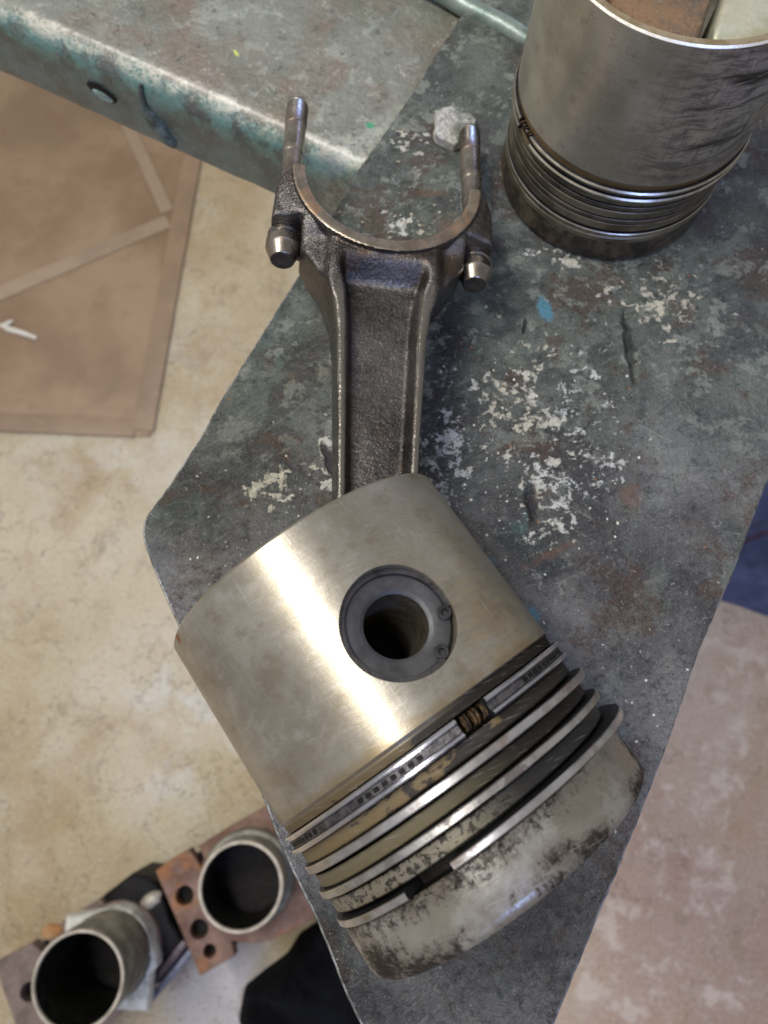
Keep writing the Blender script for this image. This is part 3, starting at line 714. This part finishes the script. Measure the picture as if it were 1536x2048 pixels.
def ring(name, parent, M, z0, z1, r1, a0, a1, mats, off=(0, 0), tilt=(0, 0), r0=.89, n=150, bev=.006):
    P = [(r0, z0), (r1 - bev, z0), (r1, z0 + bev), (r1, z1 - bev), (r1 - bev, z1), (r0, z1)]
    def fz(r, z, th): return z + tilt[0] * np.cos(th) + tilt[1] * np.sin(th)
    V, F = lathe(P, n, a0, a1, fz=fz)
    V[:, 0] += off[0]; V[:, 1] += off[1]
    full = abs(a1 - a0 - 360) < 1e-6
    mi = []
    for i in range(n): mi += [1, 0, 0, 0, 1, 1]
    mi += [1] * (len(F) - len(mi))
    o = obj(name, V, F, mats, parent, M, midx=mi)
    return o

# lying assembly -----------------------------------------------------
a_ = Vector((0.56843929, -0.82252219, 0.01827644)).normalized()
n_ = Vector((0.1403013, 0.1188025, 0.9829555)).normalized()
P_ = Vector((-0.43466534, 1.09123686, 1.001)) - a_ * .235
y_ = a_.cross(n_).normalized(); n_ = y_.cross(a_)
PM = frame(P_, n_, y_, a_)
S_PIN = .999
C_ = P_ + a_ * S_PIN
asm = empty('piston_assembly', (C_.x, C_.y, 0))
tag(asm, 'lying used piston with its long connecting rod, resting across the worn plate', 'piston')
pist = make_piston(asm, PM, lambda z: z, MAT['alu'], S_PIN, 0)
# rings
gap4 = (29, 45)
ring('compression_ring', asm, PM, 1.764, 1.810, 1.022, 205, 205 + 356, [MAT['ring'], MAT['ring_side']], (.022, -.016), (0, -.01))
ring('compression_ring', asm, PM, 1.914, 1.957, 1.020, 190, 190 + 356, [MAT['ring_dark'], MAT['ring_side']], (.018, -.012), (0, -.008))
top_ring = ring('compression_ring', asm, PM, 2.076, 2.116, 1.045, gap4[1], gap4[0] + 360, [MAT['ring'], MAT['ring_side']], (.020, -.042), (0, .006))
oil = ring('oil_ring', asm, PM, 1.588, 1.640, 1.003, 4, 353, [MAT['expander'], MAT['ring_side']], (.012, 0), r0=.9)
# slots in the oil ring: black blocks that paint the dark of small openings
sv = []
for c0, c1 in ((-58, -22), (18, 42), (62, 84), (100, 130), (-110, -80)):
    a = c0
    while a < c1:
        t = R_(a); wd = R_(.95)
        V = []
        for rr in (.99, 1.0055):
            for dz in (1.601, 1.627):
                for da in (-wd, wd): V.append((rr * math.cos(t + da) + .012, rr * math.sin(t + da), dz))
        sv.append((V, [(0, 1, 3, 2), (4, 6, 7, 5), (0, 4, 5, 1), (2, 3, 7, 6), (0, 2, 6, 4), (1, 5, 7, 3)])); a += 3.1
V, F = join(sv); sl = obj('drain_slot_shade', V, F, MAT['black'], oil, PM, smooth=0); sl['kind'] = 'stuff'
for z0, z1 in ((1.562, 1.589), (1.639, 1.665)):
    ring('rail', oil, PM, z0, z1, 1.024, 4, 353, [MAT['rail'], MAT['ring_side']], (.012, 0), r0=.9, bev=.011)
def helix(R0, a0, a1, z, rc, turns, tr, seg=8):
    N = turns * 14; pts = []
    for i in range(N + 1):
        t = i / N; th = R_(a0 + (a1 - a0) * t); ph = 2 * PI * turns * t
        rr = R0 + rc * math.cos(ph) * (1 + .22 * math.sin(i * .31)); th += .006 * math.sin(i * .23 + 1); pts.append((rr * math.cos(th), rr * math.sin(th), z + rc * math.sin(ph)))
    return tube(pts, tr, seg)
V, F = helix(.945, -14, 12, 1.612, .038, 15, .0085); obj('coil_spring', V, F, MAT['coil'], oil, PM)
V, F = dome(.02, .016, .02, 12, 5, .3)
# wrist pin
NM = PM @ Matrix.Translation((0, 0, S_PIN)) @ Matrix.Rotation(PI / 2, 4, 'Y')     # local z = pin axis
h = .905
V, F = lathe([(.180, -h + .02), (.195, -h), (.295, -h), (.312, -h + .02), (.312, h - .02), (.295, h), (.205, h), (.196, h - .004), (.180, h - .014), (.180, h - .10), (.168, h - .16), (.168, -h + .3)], 96)
mi = []
for i in range(96): mi += [0, 0, 0, 0, 0, 0, 0, 0, 1, 1, 1, 1]
obj('wrist_pin', V, F, [MAT['pin'], MAT['pin_in']], asm, NM, midx=mi)
# snap ring. local x of NM = -a direction, local y = y_
ang0 = math.atan2
def eye(cx, cy, z, r1, r2, name, parent):
    V, F = lathe([(r2, 0), (r1 - .004, 0), (r1, .004), (r1, .018), (r1 - .004, .022), (r2, .022)], 24)
    V = V + np.array([cx, cy, z]); return V, F
# NM axes in world: x = -a_?
nx = (NM.to_3x3() @ Vector((1, 0, 0)));
sgn = 1 if nx.dot(a_) > 0 else -1
def loc2(ta, tb):           # ta along the piston axis to the crown, tb = pin axis x piston axis
    tbv = n_.cross(a_).normalized(); v = a_ * ta + tbv * tb
    m = NM.to_3x3().inverted(); q = m @ v; return q.x, q.y
e1 = loc2(.085, .258); e2 = loc2(.250, .115)
t1 = math.degrees(math.atan2(e1[1], e1[0])); t2 = math.degrees(math.atan2(e2[1], e2[0]))
lo, hi = sorted((t1, t2))
if hi - lo > 180: lo, hi = hi, lo + 360
parts = [lathe([(.282, h + .006), (.316, h + .006), (.316, h + .028), (.286, h + .028)], 110, hi + 5, lo + 360 - 5)]
for (x, y) in (e1, e2):
    parts.append(eye(x, y, h + .006, .040, .021, '', None))
    # neck joining the eye to the ring
V, F = join(parts)
clip = obj('retaining_clip', V, F, MAT['clip'], asm, NM)
for (x, y), tt, sg in ((e1, t1, 1), (e2, t2, 1)):
    pass
# bore edge highlight: small turned chamfer is part of the boolean edge

# connecting rod ------------------------------------------------------
r_ = Vector((0.02422173, 0.99206622, -0.12336092)); r_ = (r_ - n_ * r_.dot(n_)).normalized(); x_ = r_.cross(n_).normalized()
B_ = Vector((0.11225661, 5.07607233, 0.42577467 + .015)) + r_ * (-.72) + x_ * (-.03)
d0 = (B_ - C_).dot(n_); B_ = B_ - n_ * d0
RM = frame(B_, x_, r_, n_)
LR = (B_ - C_).length
def rod_mesh():
    hx = .0135
    xs = np.arange(-1.02, 1.02, hx); ys = np.arange(-LR - .48, .06, hx); zs = np.arange(-.40, .41, hx)
    X, Y = np.meshgrid(xs, ys, indexing='ij')
    hp = [(.785, .02), (.80, 0), (.85, -.05), (.89, -.12), (.905, -.22), (.915, -.46), (.672, -.46), (.665, -.70), (.57, -.86), (.455, -1.03), (.38, -1.24), (.345, -1.50), (.322, -1.9), (.30, -2.3), (.275, -2.9), (.265, -3.4), (.30, -3.6), (.34, -LR + .1), (.34, -LR)]
    pl = np.array(hp + [(-x, y) for x, y in hp[::-1]])
    def sdpoly(px, py, P):
        d = np.full(px.shape, 1e9); s = np.zeros(px.shape, bool)
        for i in range(len(P)):
            a = P[i]; b = P[(i + 1) % len(P)]; e = b - a
            wx = px - a[0]; wy = py - a[1]; t = np.clip((wx * e[0] + wy * e[1]) / (e @ e), 0, 1)
            d = np.minimum(d, (wx - e[0] * t) ** 2 + (wy - e[1] * t) ** 2)
            c = (a[1] > py) != (b[1] > py)
            with np.errstate(divide='ignore', invalid='ignore'): xi = (b[0] - a[0]) * (py - a[1]) / (b[1] - a[1]) + a[0]
            s ^= c & (px < xi)
        return np.where(s, -1, 1) * np.sqrt(d)
    d2 = sdpoly(X, Y, pl)
    rr = np.hypot(X, Y); rs = np.hypot(X, Y + LR)
    sm = lambda v, a, b: (lambda t: t * t * (3 - 2 * t))(np.clip((v - a) / (b - a), 0, 1))
    # half-thickness map
    hcol = np.interp(Y, [-LR, -3.2, -1.6, -1.1, -.9, 0], [.27, .225, .235, .26, .295, .295])
    H = hcol.copy()
    H = H - .10 * sm(rr, .80, 1.02) * sm(np.abs(X), .45, .75) * sm(Y, -.95, -.5)
    # a raised shoulder round each bolt
    hb = np.sqrt(np.clip(.27 ** 2 - (np.abs(X) - .74) ** 2, 0, None)); H = np.where(Y > -.7, np.maximum(H, np.minimum(hb, .24) * sm(Y, -.7, -.45)), H)
    # pocket of the I beam
    pw = np.interp(Y, [-3.5, -2.8, -2.1, -1.4, -1.1, -.95], [.20, .212, .238, .262, .29, .33])
    pk = (1 - sm(np.abs(X), pw - .03, pw + .012)) * (1 - sm(Y, -.95, -.79)) * sm(Y, -LR + .42, -LR + .6)
    H = H - pk * (H - .085)
    # hollow flanks beside the ribs where the web flares
    fl = sm(np.abs(X), .40, .50) * (1 - sm(Y, -.66, -.50)) * sm(Y, -1.15, -.95); H = H - fl * .085
    # blur a little
    ker = np.exp(-np.linspace(-2.6, 2.6, 7) ** 2 / 2); ker /= ker.sum()
    pad = np.pad(H, 3, mode='edge')
    H = sum(ker[i] * pad[i:i + H.shape[0], :] for i in range(7)); H = sum(ker[i] * H[:, i:i + X.shape[1]] for i in range(7))
    Z = zs[None, None, :]
    def smax(a, b, k):
        h_ = np.clip(.5 + .5 * (a - b) / k, 0, 1); return b + (a - b) * h_ + k * h_ * (1 - h_)
    body = smax(d2[:, :, None] + 0 * Z, np.abs(Z) - H[:, :, None], .042)
    small = smax((rs - .43)[:, :, None] + 0 * Z, np.abs(Z) - .33 + 0 * rs[:, :, None], .03)
    band = smax(np.maximum(rr - .785, Y)[:, :, None] + 0 * Z, np.abs(Z) - .342 + 0 * rr[:, :, None], .008)
    def smin(a, b, k): return -smax(-a, -b, k)
    f = smin(body, small, .06); f = np.minimum(f, band)
    f = np.maximum(f, (.683 - rr)[:, :, None]); f = np.maximum(f, (.31 - rs)[:, :, None]); f = np.maximum(f, Y[:, :, None])
    f = f.astype(np.float32)
    # surface nets
    s = f < 0
    c = [s[i:s.shape[0] - 1 + i, j:s.shape[1] - 1 + j, k:s.shape[2] - 1 + k] for i in (0, 1) for j in (0, 1) for k in (0, 1)]
    cnt = sum(x.astype(np.int8) for x in c); act = (cnt > 0) & (cnt < 8)
    idx = -np.ones(act.shape, np.int64); ii = np.argwhere(act); idx[act] = np.arange(len(ii))
    acc = np.zeros((len(ii), 3)); n = np.zeros(len(ii))
    cor = [(i, j, k) for i in (0, 1) for j in (0, 1) for k in (0, 1)]
    for p in range(8):
        for q in range(p + 1, 8):
            dlt = np.array(cor[q]) - np.array(cor[p])
            if np.abs(dlt).sum() != 1: continue
            A = ii + cor[p]; Bq = ii + cor[q]
            fa = f[A[:, 0], A[:, 1], A[:, 2]]; fb = f[Bq[:, 0], Bq[:, 1], Bq[:, 2]]
            m = (fa < 0) != (fb < 0); t = np.where(m, fa / np.where(m, fa - fb, 1), 0)
            acc[m] += (np.array(cor[p]) + dlt * t[:, None])[m]; n[m] += 1
    Vv = ii + acc / n[:, None]
    Vv = np.stack([xs[0] + Vv[:, 0] * hx, ys[0] + Vv[:, 1] * hx, zs[0] + Vv[:, 2] * hx], 1)
    Fs = []
    for ax in range(3):
        sl0 = [slice(None)] * 3; sl1 = [slice(None)] * 3
        sl0[ax] = slice(0, -1); sl1[ax] = slice(1, None)
        ch = s[tuple(sl0)] != s[tuple(sl1)]
        E_ = np.argwhere(ch); sg = s[E_[:, 0], E_[:, 1], E_[:, 2]]
        o1, o2 = [(1, 2), (2, 0), (0, 1)][ax]
        ok = (E_[:, o1] > 0) & (E_[:, o2] > 0) & (E_[:, o1] < act.shape[o1]) & (E_[:, o2] < act.shape[o2])
        E_ = E_[ok]; sg = sg[ok]
        u = np.zeros(3, int); v = np.zeros(3, int); u[o1] = 1; v[o2] = 1
        q = [idx[tuple((E_ - a * u - b * v).T)] for a, b in ((0, 0), (1, 0), (1, 1), (0, 1))]
        Q = np.stack(q, 1); Q[~sg] = Q[~sg][:, ::-1]
        Fs.append(Q)
    Fa = np.concatenate(Fs); Fa = Fa[(Fa >= 0).all(1)]
    # snap machined surfaces
    rv = np.hypot(Vv[:, 0], Vv[:, 1]); near = np.abs(rv - .683) < hx * .8
    sc_ = np.where(near & (Vv[:, 1] < -.02), .683 / rv, 1); Vv[:, 0] *= sc_; Vv[:, 1] *= sc_
    fc = Vv[Fa].mean(1); rc = np.hypot(fc[:, 0], fc[:, 1])
    mi = ((rc < .782) & (np.abs(fc[:, 2]) > .33)) | (rc < .689)
    return Vv, Fa, mi.astype(int)
V, F, mi = rod_mesh()
rod = obj('connecting_rod', V, F, [MAT['forged'], MAT['strip']], asm, RM, smooth=38, midx=mi)
def rod_bolt(x):
    M = RM @ Matrix.Translation((x, 0, 0)) @ Matrix.Rotation(-PI / 2, 4, 'X')      # local z = rod y
    y0 = -.72
    P = [(.001, y0), (.095, y0), (.100, y0 + .004), (.137, y0 + .105), (.145, y0 + .115), (.146, y0 + .185), (.138, y0 + .195), (.128, y0 + .200), (.128, y0 + .225), (.140, y0 + .232), (.140, -.462), (.088, -.462), (.088, .45), (.093, .47), (.093, .80)]
    t = .815; pitch = .019
    while t < 1.07:
        P += [(.097, t), (.083, t + pitch / 2)]; t += pitch
    P += [(.092, t), (.086, 1.10), (.066, 1.135), (.05, 1.142), (.001, 1.142)]
    V, F = lathe(P, 48, closed=False)
    mi = []
    for i in range(48): mi += [1 if j == 0 else 0 for j in range(len(P) - 1)]
    return obj('rod_bolt', V, F, [MAT['bolt'], MAT['bolt_end']], rod, M, midx=mi, smooth=14)
rod_bolt(-.803); rod_bolt(.800)

# standing piston ------------------------------------------------------
SX, SY, LS, H1 = 2.1932, 5.1982, 2.262, .992
stp = empty('piston', (SX, SY, 0))
tag(stp, 'scuffed oily piston standing upside down on its crown at the top right', 'piston')
def zf2(z):     # z from skirt end downwards, seen standing: local z axis points down
    return (z - ZE) * (LS - H1) / (1.515 - ZE) if z < 1.515 else (LS - H1) + (z - 1.515) * H1 / (2.462 - 1.515)
ang = R_(-62)
SM = frame(Vector((SX, SY, LS)), Vector((math.cos(ang), math.sin(ang), 0)), Vector((math.sin(ang), -math.cos(ang), 0)), Vector((0, 0, -1)))
make_piston(stp, SM, zf2, MAT['alu_scuffed'], None, 0).name = 'piston_body'
def ring2(name, z0, z1, r1, a0, a1, mats, parent=stp, **k): return ring(name, parent, SM, zf2(z0), zf2(z1), r1, a0, a1, mats, **k)
G0 = 95 # local angle of the oil ring gap
ring2('compression_ring', 1.764, 1.810, .979, 190, 546, [MAT['ring_oily'], MAT['ring_side']])
ring2('compression_ring', 1.914, 1.957, .979, 140, 496, [MAT['ring_oily'], MAT['ring_side']])
ring2('compression_ring', 2.074, 2.118, .988, 260, 616, [MAT['rail_old'], MAT['ring_side']])
oil2 = ring2('oil_ring', 1.596, 1.631, .995, 0, 360, [MAT['expander'], MAT['ring_side']], r0=.9)
_g = at(1056, 240, 1.02); SG = -62 - math.degrees(math.atan2(_g.y - SY, _g.x - SX))
oil2.data = oil2.data
for z0, z1 in ((1.556, 1.597), (1.630, 1.670)):
    ring2('rail', z0, z1, 1.022, SG + 6, SG + 354, [MAT['rail_old'], MAT['ring_side']], parent=oil2, r0=.9, bev=.012)
V, F = helix(.975, SG - 7, SG + 7, zf2(1.606), .026, 7, .007); obj('coil_spring', V, F, MAT['coil'], oil2, SM)
# inside: rough cast pin boss and the connecting rod that rises out of it
bp = at(1325, -10, LS - .30)
def lump(name, pts_xy, z0, z1, mat, parent, bev=.08, rough=.02):
    V, F = slab(pts_xy, z0, z1, bev, nseg=4)
    V = [(x + rough * ns(x, y, 5, z * 3), y + rough * ns(y, x, 5, z * 3 + 9), z + rough * ns(x, y, 6, 4)) for x, y, z in V]
    return obj(name, V, F, mat, parent, smooth=60)
def A2(px, py, z): p = at(px, py, z); return (p.x, p.y)
ZI = LS - .22
bossp = [A2(1222, -60, ZI), A2(1228, 10, ZI), A2(1262, 48, ZI), A2(1310, 68, ZI), A2(1352, 80, ZI), A2(1402, 84, ZI), A2(1412, 40, ZI), A2(1432, -20, ZI), A2(1448, -90, ZI), A2(1330, -120, ZI)]
fine = []
for i in range(len(bossp)):
    a = Vector(bossp[i]); b = Vector(bossp[(i + 1) % len(bossp)])
    for j in range(6): fine.append(tuple(a.lerp(b, j / 6)))
def clampin(p, r=.915):
    v = Vector((p[0] - SX, p[1] - SY)); 
    return p if v.length < r else tuple(Vector((SX, SY)) + v * (r / v.length))
fine = [clampin(p) for p in fine][::-1]
lump('pin_boss', fine, .9, ZI, MAT['boss'], stp, .06)
cb = at(1400, -20, 1.6)
V, F = tube([Vector((SX + .1, SY - .45, 1.2)), Vector((SX + .1, SY + .45, 1.2))], .28, 32); obj('wrist_pin', V, F, MAT['pin'], stp)
V, F = lathe([(.938, LS + .001), (.988, LS + .001), (.999, LS - .012), (.999, LS - .02), (.94, LS - .02)], 160)
rimmi = []
for i in range(160): rimmi += [0, 1, 1, 0, 0]
V[:, :2] += (SX, SY); obj('rim', V, F, [m_metal('varnished_rim', (.32, .24, .13), (.46, .37, .24), .3, .7), m_metal('bright_rim_edge', (.75, .72, .62), (.85, .82, .74), .3, .6)], stp, midx=rimmi)
wp_ = [A2(*q, ZI + .02) for q in [(1424, 96), (1432, 40), (1452, -20), (1475, -80), (1700, -60), (1640, 60), (1540, 90)]]
lump('lit_wall_slab', [clampin(q, .92) for q in wp_][::-1], .9, ZI + .02, MAT['lit_skirt_in'], stp, .05, .008)  # added pale slab, stands in for the lit inner wall
p0 = at(1413, 78, ZI - .3); p1 = at(1444, 12, ZI - .2)
V, F = tube([p0, p0.lerp(p1, .5), p1, p1 + (p1 - p0) * .6], [.028, .03, .03, .03], 10); obj('bright_strip', V, F, MAT['rail'], stp)  # polished tube drawn as the bright strip beside the boss

# small pale crust / broken flake beside the right bolt -----------------
fc = at(910, 247, .12)
pts = []
outl = [(868, 222), (885, 212), (905, 209), (928, 214), (945, 224), (955, 240), (953, 258), (940, 270), (925, 285), (908, 289), (890, 281), (872, 272), (866, 262), (870, 245)]
op = [at(x, y, .10) for x, y in outl]
V, F = slab([((p.x - fc.x) * .97, (p.y - fc.y) * .97) for p in op][::-1], -.115, -.01, .03)
V = [(x, y, z + (.035 * ns(x, y, 9) if z > -.05 else 0)) for x, y, z in V]
bm = bmesh.new()
mv_ = [bm.verts.new(q) for q in V]
for f in F:
    try: bm.faces.new([mv_[i] for i in f])
    except ValueError: pass
bmesh.ops.subdivide_edges(bm, edges=[e for e in bm.edges if e.calc_length() > .06], cuts=3, use_grid_fill=True)
for v in bm.verts:
    if v.co.z > -.06: v.co.z += .016 * ns(v.co.x, v.co.y, 11, 3) + .012 * ns(v.co.x, v.co.y, 30, 3)
bm.normal_update(); bm.verts.index_update()
V = [tuple(v.co) for v in bm.verts]; F = [tuple(v.index for v in f.verts) for f in bm.faces]; bm.free()
flk = obj('crust_flake', V, F, MAT['chip'], None, Matrix.Translation((fc.x, fc.y, .12)), smooth=45)
tag(flk, 'broken pale grey crust flake lying at the tip of the right rod bolt', 'flake')

# loose grit and paint crumbs on the plate
V = []; F = []
rg = random.Random(3)
cent = [(.66, 2.3, .5), (.5, 1.95, .5), (1.5, 2.0, .7), (-.4, 2.2, .45), (1.1, 2.9, .8), (.2, 4.4, .6), (1.7, 1.2, 1.0), (1.6, .2, .9), (-1.2, 1.4, .5)]
for i in range(520):
    cx, cy, cr_ = rg.choice(cent); x = rg.gauss(cx, cr_ * .7); y = rg.gauss(cy, cr_ * .7)
    if x < -1.2 - (y - 2.6) * -.5 and x < -.9: continue
    if not (-1.5 < x < 2.6 and -.6 < y < 5.2) or (y < 1.0 and x < 1.3) or x > 3.3 - (2.0 - y) * .45: continue
    if x < -.45 - (y - 3.5) * -.5 - 1.2 + .25 * 0 and y > 3: continue
    r = .0045 + .013 * rg.random() ** 4; hgt = .3 * r + .002; m = rg.choice((4, 5, 6)); b = len(V); a0 = rg.random() * 6
    ring_ = [(x + r * (.6 + .6 * rg.random()) * math.cos(a0 + 2 * PI * k / m), y + r * (.6 + .6 * rg.random()) * math.sin(a0 + 2 * PI * k / m)) for k in range(m)]
    V += [(p[0], p[1], .0005) for p in ring_] + [(x + (p[0] - x) * .7, y + (p[1] - y) * .7, hgt * (.7 + .6 * rg.random())) for p in ring_]
    for k in range(m): k2 = (k + 1) % m; F.append((b + k, b + k2, b + m + k2, b + m + k))
    F.append(tuple(b + m + k for k in range(m)))
def _grit():
    g = NG('paint_crumbs'); a = g.noise(1.7, 2); col = g.mix(g.ss(a, .42, .5), (.10, .09, .08), (.55, .53, .47)); return g.done(col, .7)
tag(obj('paint_grit', V, F, _grit(), None, smooth=0), 'loose crumbs of old paint and grit scattered over the worn plate', 'grit', kind='stuff')

# ------------------------------------------------------------------ engine blocks on the floor
DZ = -16.6
def deckpt(px, py, z=DZ): p = at(px, py, z); return Vector((p.x, p.y))
def liner(parent, cpx, ztop, zbot, r_out, r_in, collar=None):
    c = at(cpx[0], cpx[1], ztop)
    M = Matrix.Translation((c.x, c.y, 0))
    P = [(r_in, zbot), (r_in, ztop - .05), (r_in + .025, ztop), (r_out - .02, ztop), (r_out, ztop - .03), (r_out, zbot)]
    V, F = lathe(P, 80)
    mi = []
    for i in range(80): mi += [0, 1, 2, 1, 1, 1] if False else [2, 1, 1, 1, 0, 0]
    ln = obj('cylinder_liner', V, F, [MAT['liner'], MAT['liner_rim'], MAT['liner_bore']], parent, M, midx=mi)
    return c, M
blk = empty('engine_block', (at(470, 1790, FZ).x, at(470, 1790, FZ).y, FZ + .1))
tag(blk, 'rusty engine block on the floor beside the plate edge, three holes by its cylinder liner', 'engine block')
poly = [deckpt(*q) for q in [(310, 1742), (352, 1712), (378, 1698), (402, 1734), (408, 1716), (396, 1692), (455, 1655), (520, 1618), (552, 1598), (640, 1600), (680, 1800), (610, 1848), (540, 1882), (500, 1888), (462, 1882), (470, 1912), (400, 1953), (352, 1840)]]
holes = [circle(*deckpt(369, 1791), .255, 24), circle(*deckpt(398, 1858), .255, 24), circle(*deckpt(419, 1902), .18, 24)]
c2 = at(481, 1773, -15.0)
holes.append(circle(c2.x, c2.y, 1.16, 48))
V, F = slab([tuple(p) for p in poly][::-1], DZ - .5, DZ, .05, holes)
obj('deck_plate', V, F, MAT['rust'], blk)
inner = [(p[0] * .97 + sum(q[0] for q in poly) / len(poly) * .03, p[1] * .97 + sum(q[1] for q in poly) / len(poly) * .03) for p in poly]
bp_ = [deckpt(*q) for q in [(322, 1750), (396, 1708), (560, 1612), (640, 1620), (665, 1790), (500, 1870), (470, 1895), (403, 1938)]]
V, F = slab([tuple(p) for p in bp_][::-1], FZ + .02, DZ - .5, .0); obj('block_body', V, F, MAT['blackiron'], blk)
liner(blk, (481, 1773), -15.0, -16.9, 1.085, .985)
V, F = lathe([(1.09, DZ + .01), (1.24, DZ + .01), (1.24, DZ + .5), (1.20, DZ + .56), (1.09, DZ + .56)], 64)
obj('liner_collar', V, F, MAT['liner'], blk, Matrix.Translation((c2.x, c2.y, 0)))
rb1 = deckpt(380, 1722)
V, F = dome(.30, .22, .09, 20, 6, .2); obj('boss', V, F, MAT['rust'], blk, frame(Vector((rb1.x - .18, rb1.y - .12, DZ - .03)), Vector((1, 0, 0)), Vector((0, 1, 0)), Vector((0, 0, 1))))

blk2 = empty('engine_block', (at(180, 1930, FZ).x, at(180, 1930, FZ).y, FZ + .1))
tag(blk2, 'grey rusty engine block in the bottom left corner, tall liner with a pale square flange', 'engine block')
poly = [deckpt(*q) for q in [(-14, 1926), (62, 1886), (92, 1912), (104, 1896), (92, 1870), (128, 1842), (200, 1796), (215, 1820), (250, 1850), (300, 1930), (300, 1990), (250, 2022), (150, 2110), (60, 2130), (30, 2050)]]
c1 = at(155, 1962, -13.9)
holes = [circle(*deckpt(58, 1984), .24, 24), circle(c1.x, c1.y, 1.16, 48)]
V, F = slab([tuple(p) for p in poly][::-1], DZ - .5, DZ, .05, holes)
obj('deck_plate', V, F, MAT['rust2'], blk2)
bp_ = [deckpt(*q) for q in [(-20, 1960), (60, 1900), (190, 1810), (290, 1960), (240, 2010), (150, 2100), (60, 2120), (20, 2060)]]
V, F = slab([tuple(p) for p in bp_][::-1], FZ + .02, DZ - .52, .0); obj('block_body', V, F, MAT['blackiron'], blk2)
liner(blk2, (155, 1962), -13.9, -16.7, 1.075, .985)
# pale rounded square flange at the foot of the liner
zf_ = DZ + .12
cf = at(155, 1962, -13.9); ctr = Vector((cf.x, cf.y))
fl = [at(x, y, zf_ + .45) for x, y in [(222, 1818), (236, 1811), (256, 1816), (270, 1832), (294, 1876), (313, 1918), (313, 1936), (300, 1950)]]
fp = [(p.x, p.y) for p in fl] + [(ctr.x + 1.1, ctr.y - 1.3), (ctr.x - 1.2, ctr.y - 1.2), (ctr.x - 1.25, ctr.y + .9)]
fp = [tuple(q) for q in fp]
V, F = slab(fp[::-1], DZ + .01, zf_ + .45, .12, [circle(c1.x, c1.y, 1.10, 48)])
obj('liner_flange', V, F, MAT['flange'], blk2)
V, F = dome(.3, .2, .10, 20, 6, .25); q = deckpt(104, 1862); obj('boss', V, F, m_rusty('orange_rust', (.42, .22, .09), (.48, .30, .16)), blk2, Matrix.Translation((q.x, q.y, DZ - .02)))
# dark casting between the two blocks, with an oily violet bar
mid = empty('dark_casting', (at(300, 1860, FZ).x, at(300, 1860, FZ).y, FZ + .1))
tag(mid, 'black oily casting with a violet-stained bar wedged between the two engine blocks', 'casting')
ZC = DZ - .25
bp_ = [A2(*q, ZC) for q in [(205, 1792), (262, 1748), (292, 1752), (318, 1770), (340, 1840), (380, 1900), (330, 1960), (290, 1985), (240, 1880)]]
V, F = slab(bp_[::-1], FZ + .1, ZC, .12); obj('casting_body', V, F, MAT['blackiron'], mid)
strip('bar', A2(372, 1884, ZC + .12), A2(268, 2010, ZC + .12), .22, ZC - .1, ZC + .14, MAT['purple'], mid)
strip('bar', A2(384, 1900, ZC + .05), A2(285, 2018, ZC + .05), .18, ZC - .12, ZC + .02, m_plain('blue_grey_iron', (.13, .14, .20), .4, .2, .3, 1), mid)
q = A2(302, 1800, ZC); V, F = dome(.33, .20, .16, 20, 6, .15); obj('casting_knob', V, F, MAT['liner_rim'], mid, frame(Vector((q[0], q[1], ZC)), Vector((.85, .5, 0)), Vector((-.5, .85, 0)), Vector((0, 0, 1))))

# ------------------------------------------------------------------ cloths
def cloth(name, outline, z0, zh, mat, label, cat, folds=6, seed=0, n=56):
    """a rumpled heap with real thickness: polar grid over the outline"""
    O = [Vector(p) for p in outline]; c = sum(O, Vector((0, 0))) / len(O)
    per = []
    for i in range(len(O)):
        for j in range(12): per.append(O[i].lerp(O[(i + 1) % len(O)], j / 12))
    N = len(per)
    for _ in range(3): per = [(per[i - 1] + per[i] * 2 + per[(i + 1) % N]) / 4 for i in range(N)]
    V = []; F = []; m = 22
    for i in range(m + 1):
        t = i / m
        for k in range(N):
            q = c.lerp(per[k], t)
            hgt = (1 - t ** 5) * zh * (.72 + .28 * (1 - t))
            fold = .34 * math.sin(folds * (q.x * .5 + q.y * .9) / 1.5 + 2.5 * ns(q.x, q.y, .35, seed)) * (1 - t ** 4) + .18 * ns(q.x, q.y, 1.1, seed)
            V.append((q.x, q.y, z0 + max(0, hgt + fold * (1 if t < 1 else 0))))
    for i in range(m):
        for k in range(N):
            k2 = (k + 1) % N; F.append((i * N + k, (i + 1) * N + k, (i + 1) * N + k2, i * N + k2))
    base = len(V); V += [(p.x, p.y, z0 - .04) for p in per]
    for k in range(N):
        k2 = (k + 1) % N; F.append((m * N + k, base + k, base + k2, m * N + k2))
    F.append(tuple(base + k for k in range(N)))
    o = obj(name, V, F, mat, None, smooth=70); recalc(o)
    return tag(o, label, cat)
zq = FZ + 1.2
cloth('black_cloth', [A2(*q, zq) for q in [(462, 2075), (476, 1998), (520, 1962), (566, 1928), (592, 1886), (634, 1858), (690, 1856), (760, 1900), (840, 2100), (700, 2200), (520, 2180)]][::-1], FZ + .06, 1.6, MAT['dark'],
      'crumpled black cloth on the floor at the bottom, half under the plate', 'cloth', 5, 3)
zq = FZ + .8
cloth('blue_cloth', [A2(*q, zq) for q in [(1425, 1168), (1460, 1192), (1500, 1204), (1560, 1226), (1640, 1235), (1680, 1000), (1640, 900), (1540, 890), (1440, 980)]], FZ + .06, 1.0, MAT['blue'],
      'folded blue cloth on the floor beyond the right edge of the plate', 'cloth', 2, 8)
V, F = tube([at(1480, 1088, zq + .45), at(1505, 1075, zq + .5), at(1530, 1066, zq + .5), at(1570, 1056, zq + .5), at(1620, 1050, zq + .45)], .10, 10)
tag(obj('violet_strap', V, F, m_plain('dark_violet_cord', (.035, .02, .05), .6)), 'dark violet strap lying across the blue cloth', 'strap')
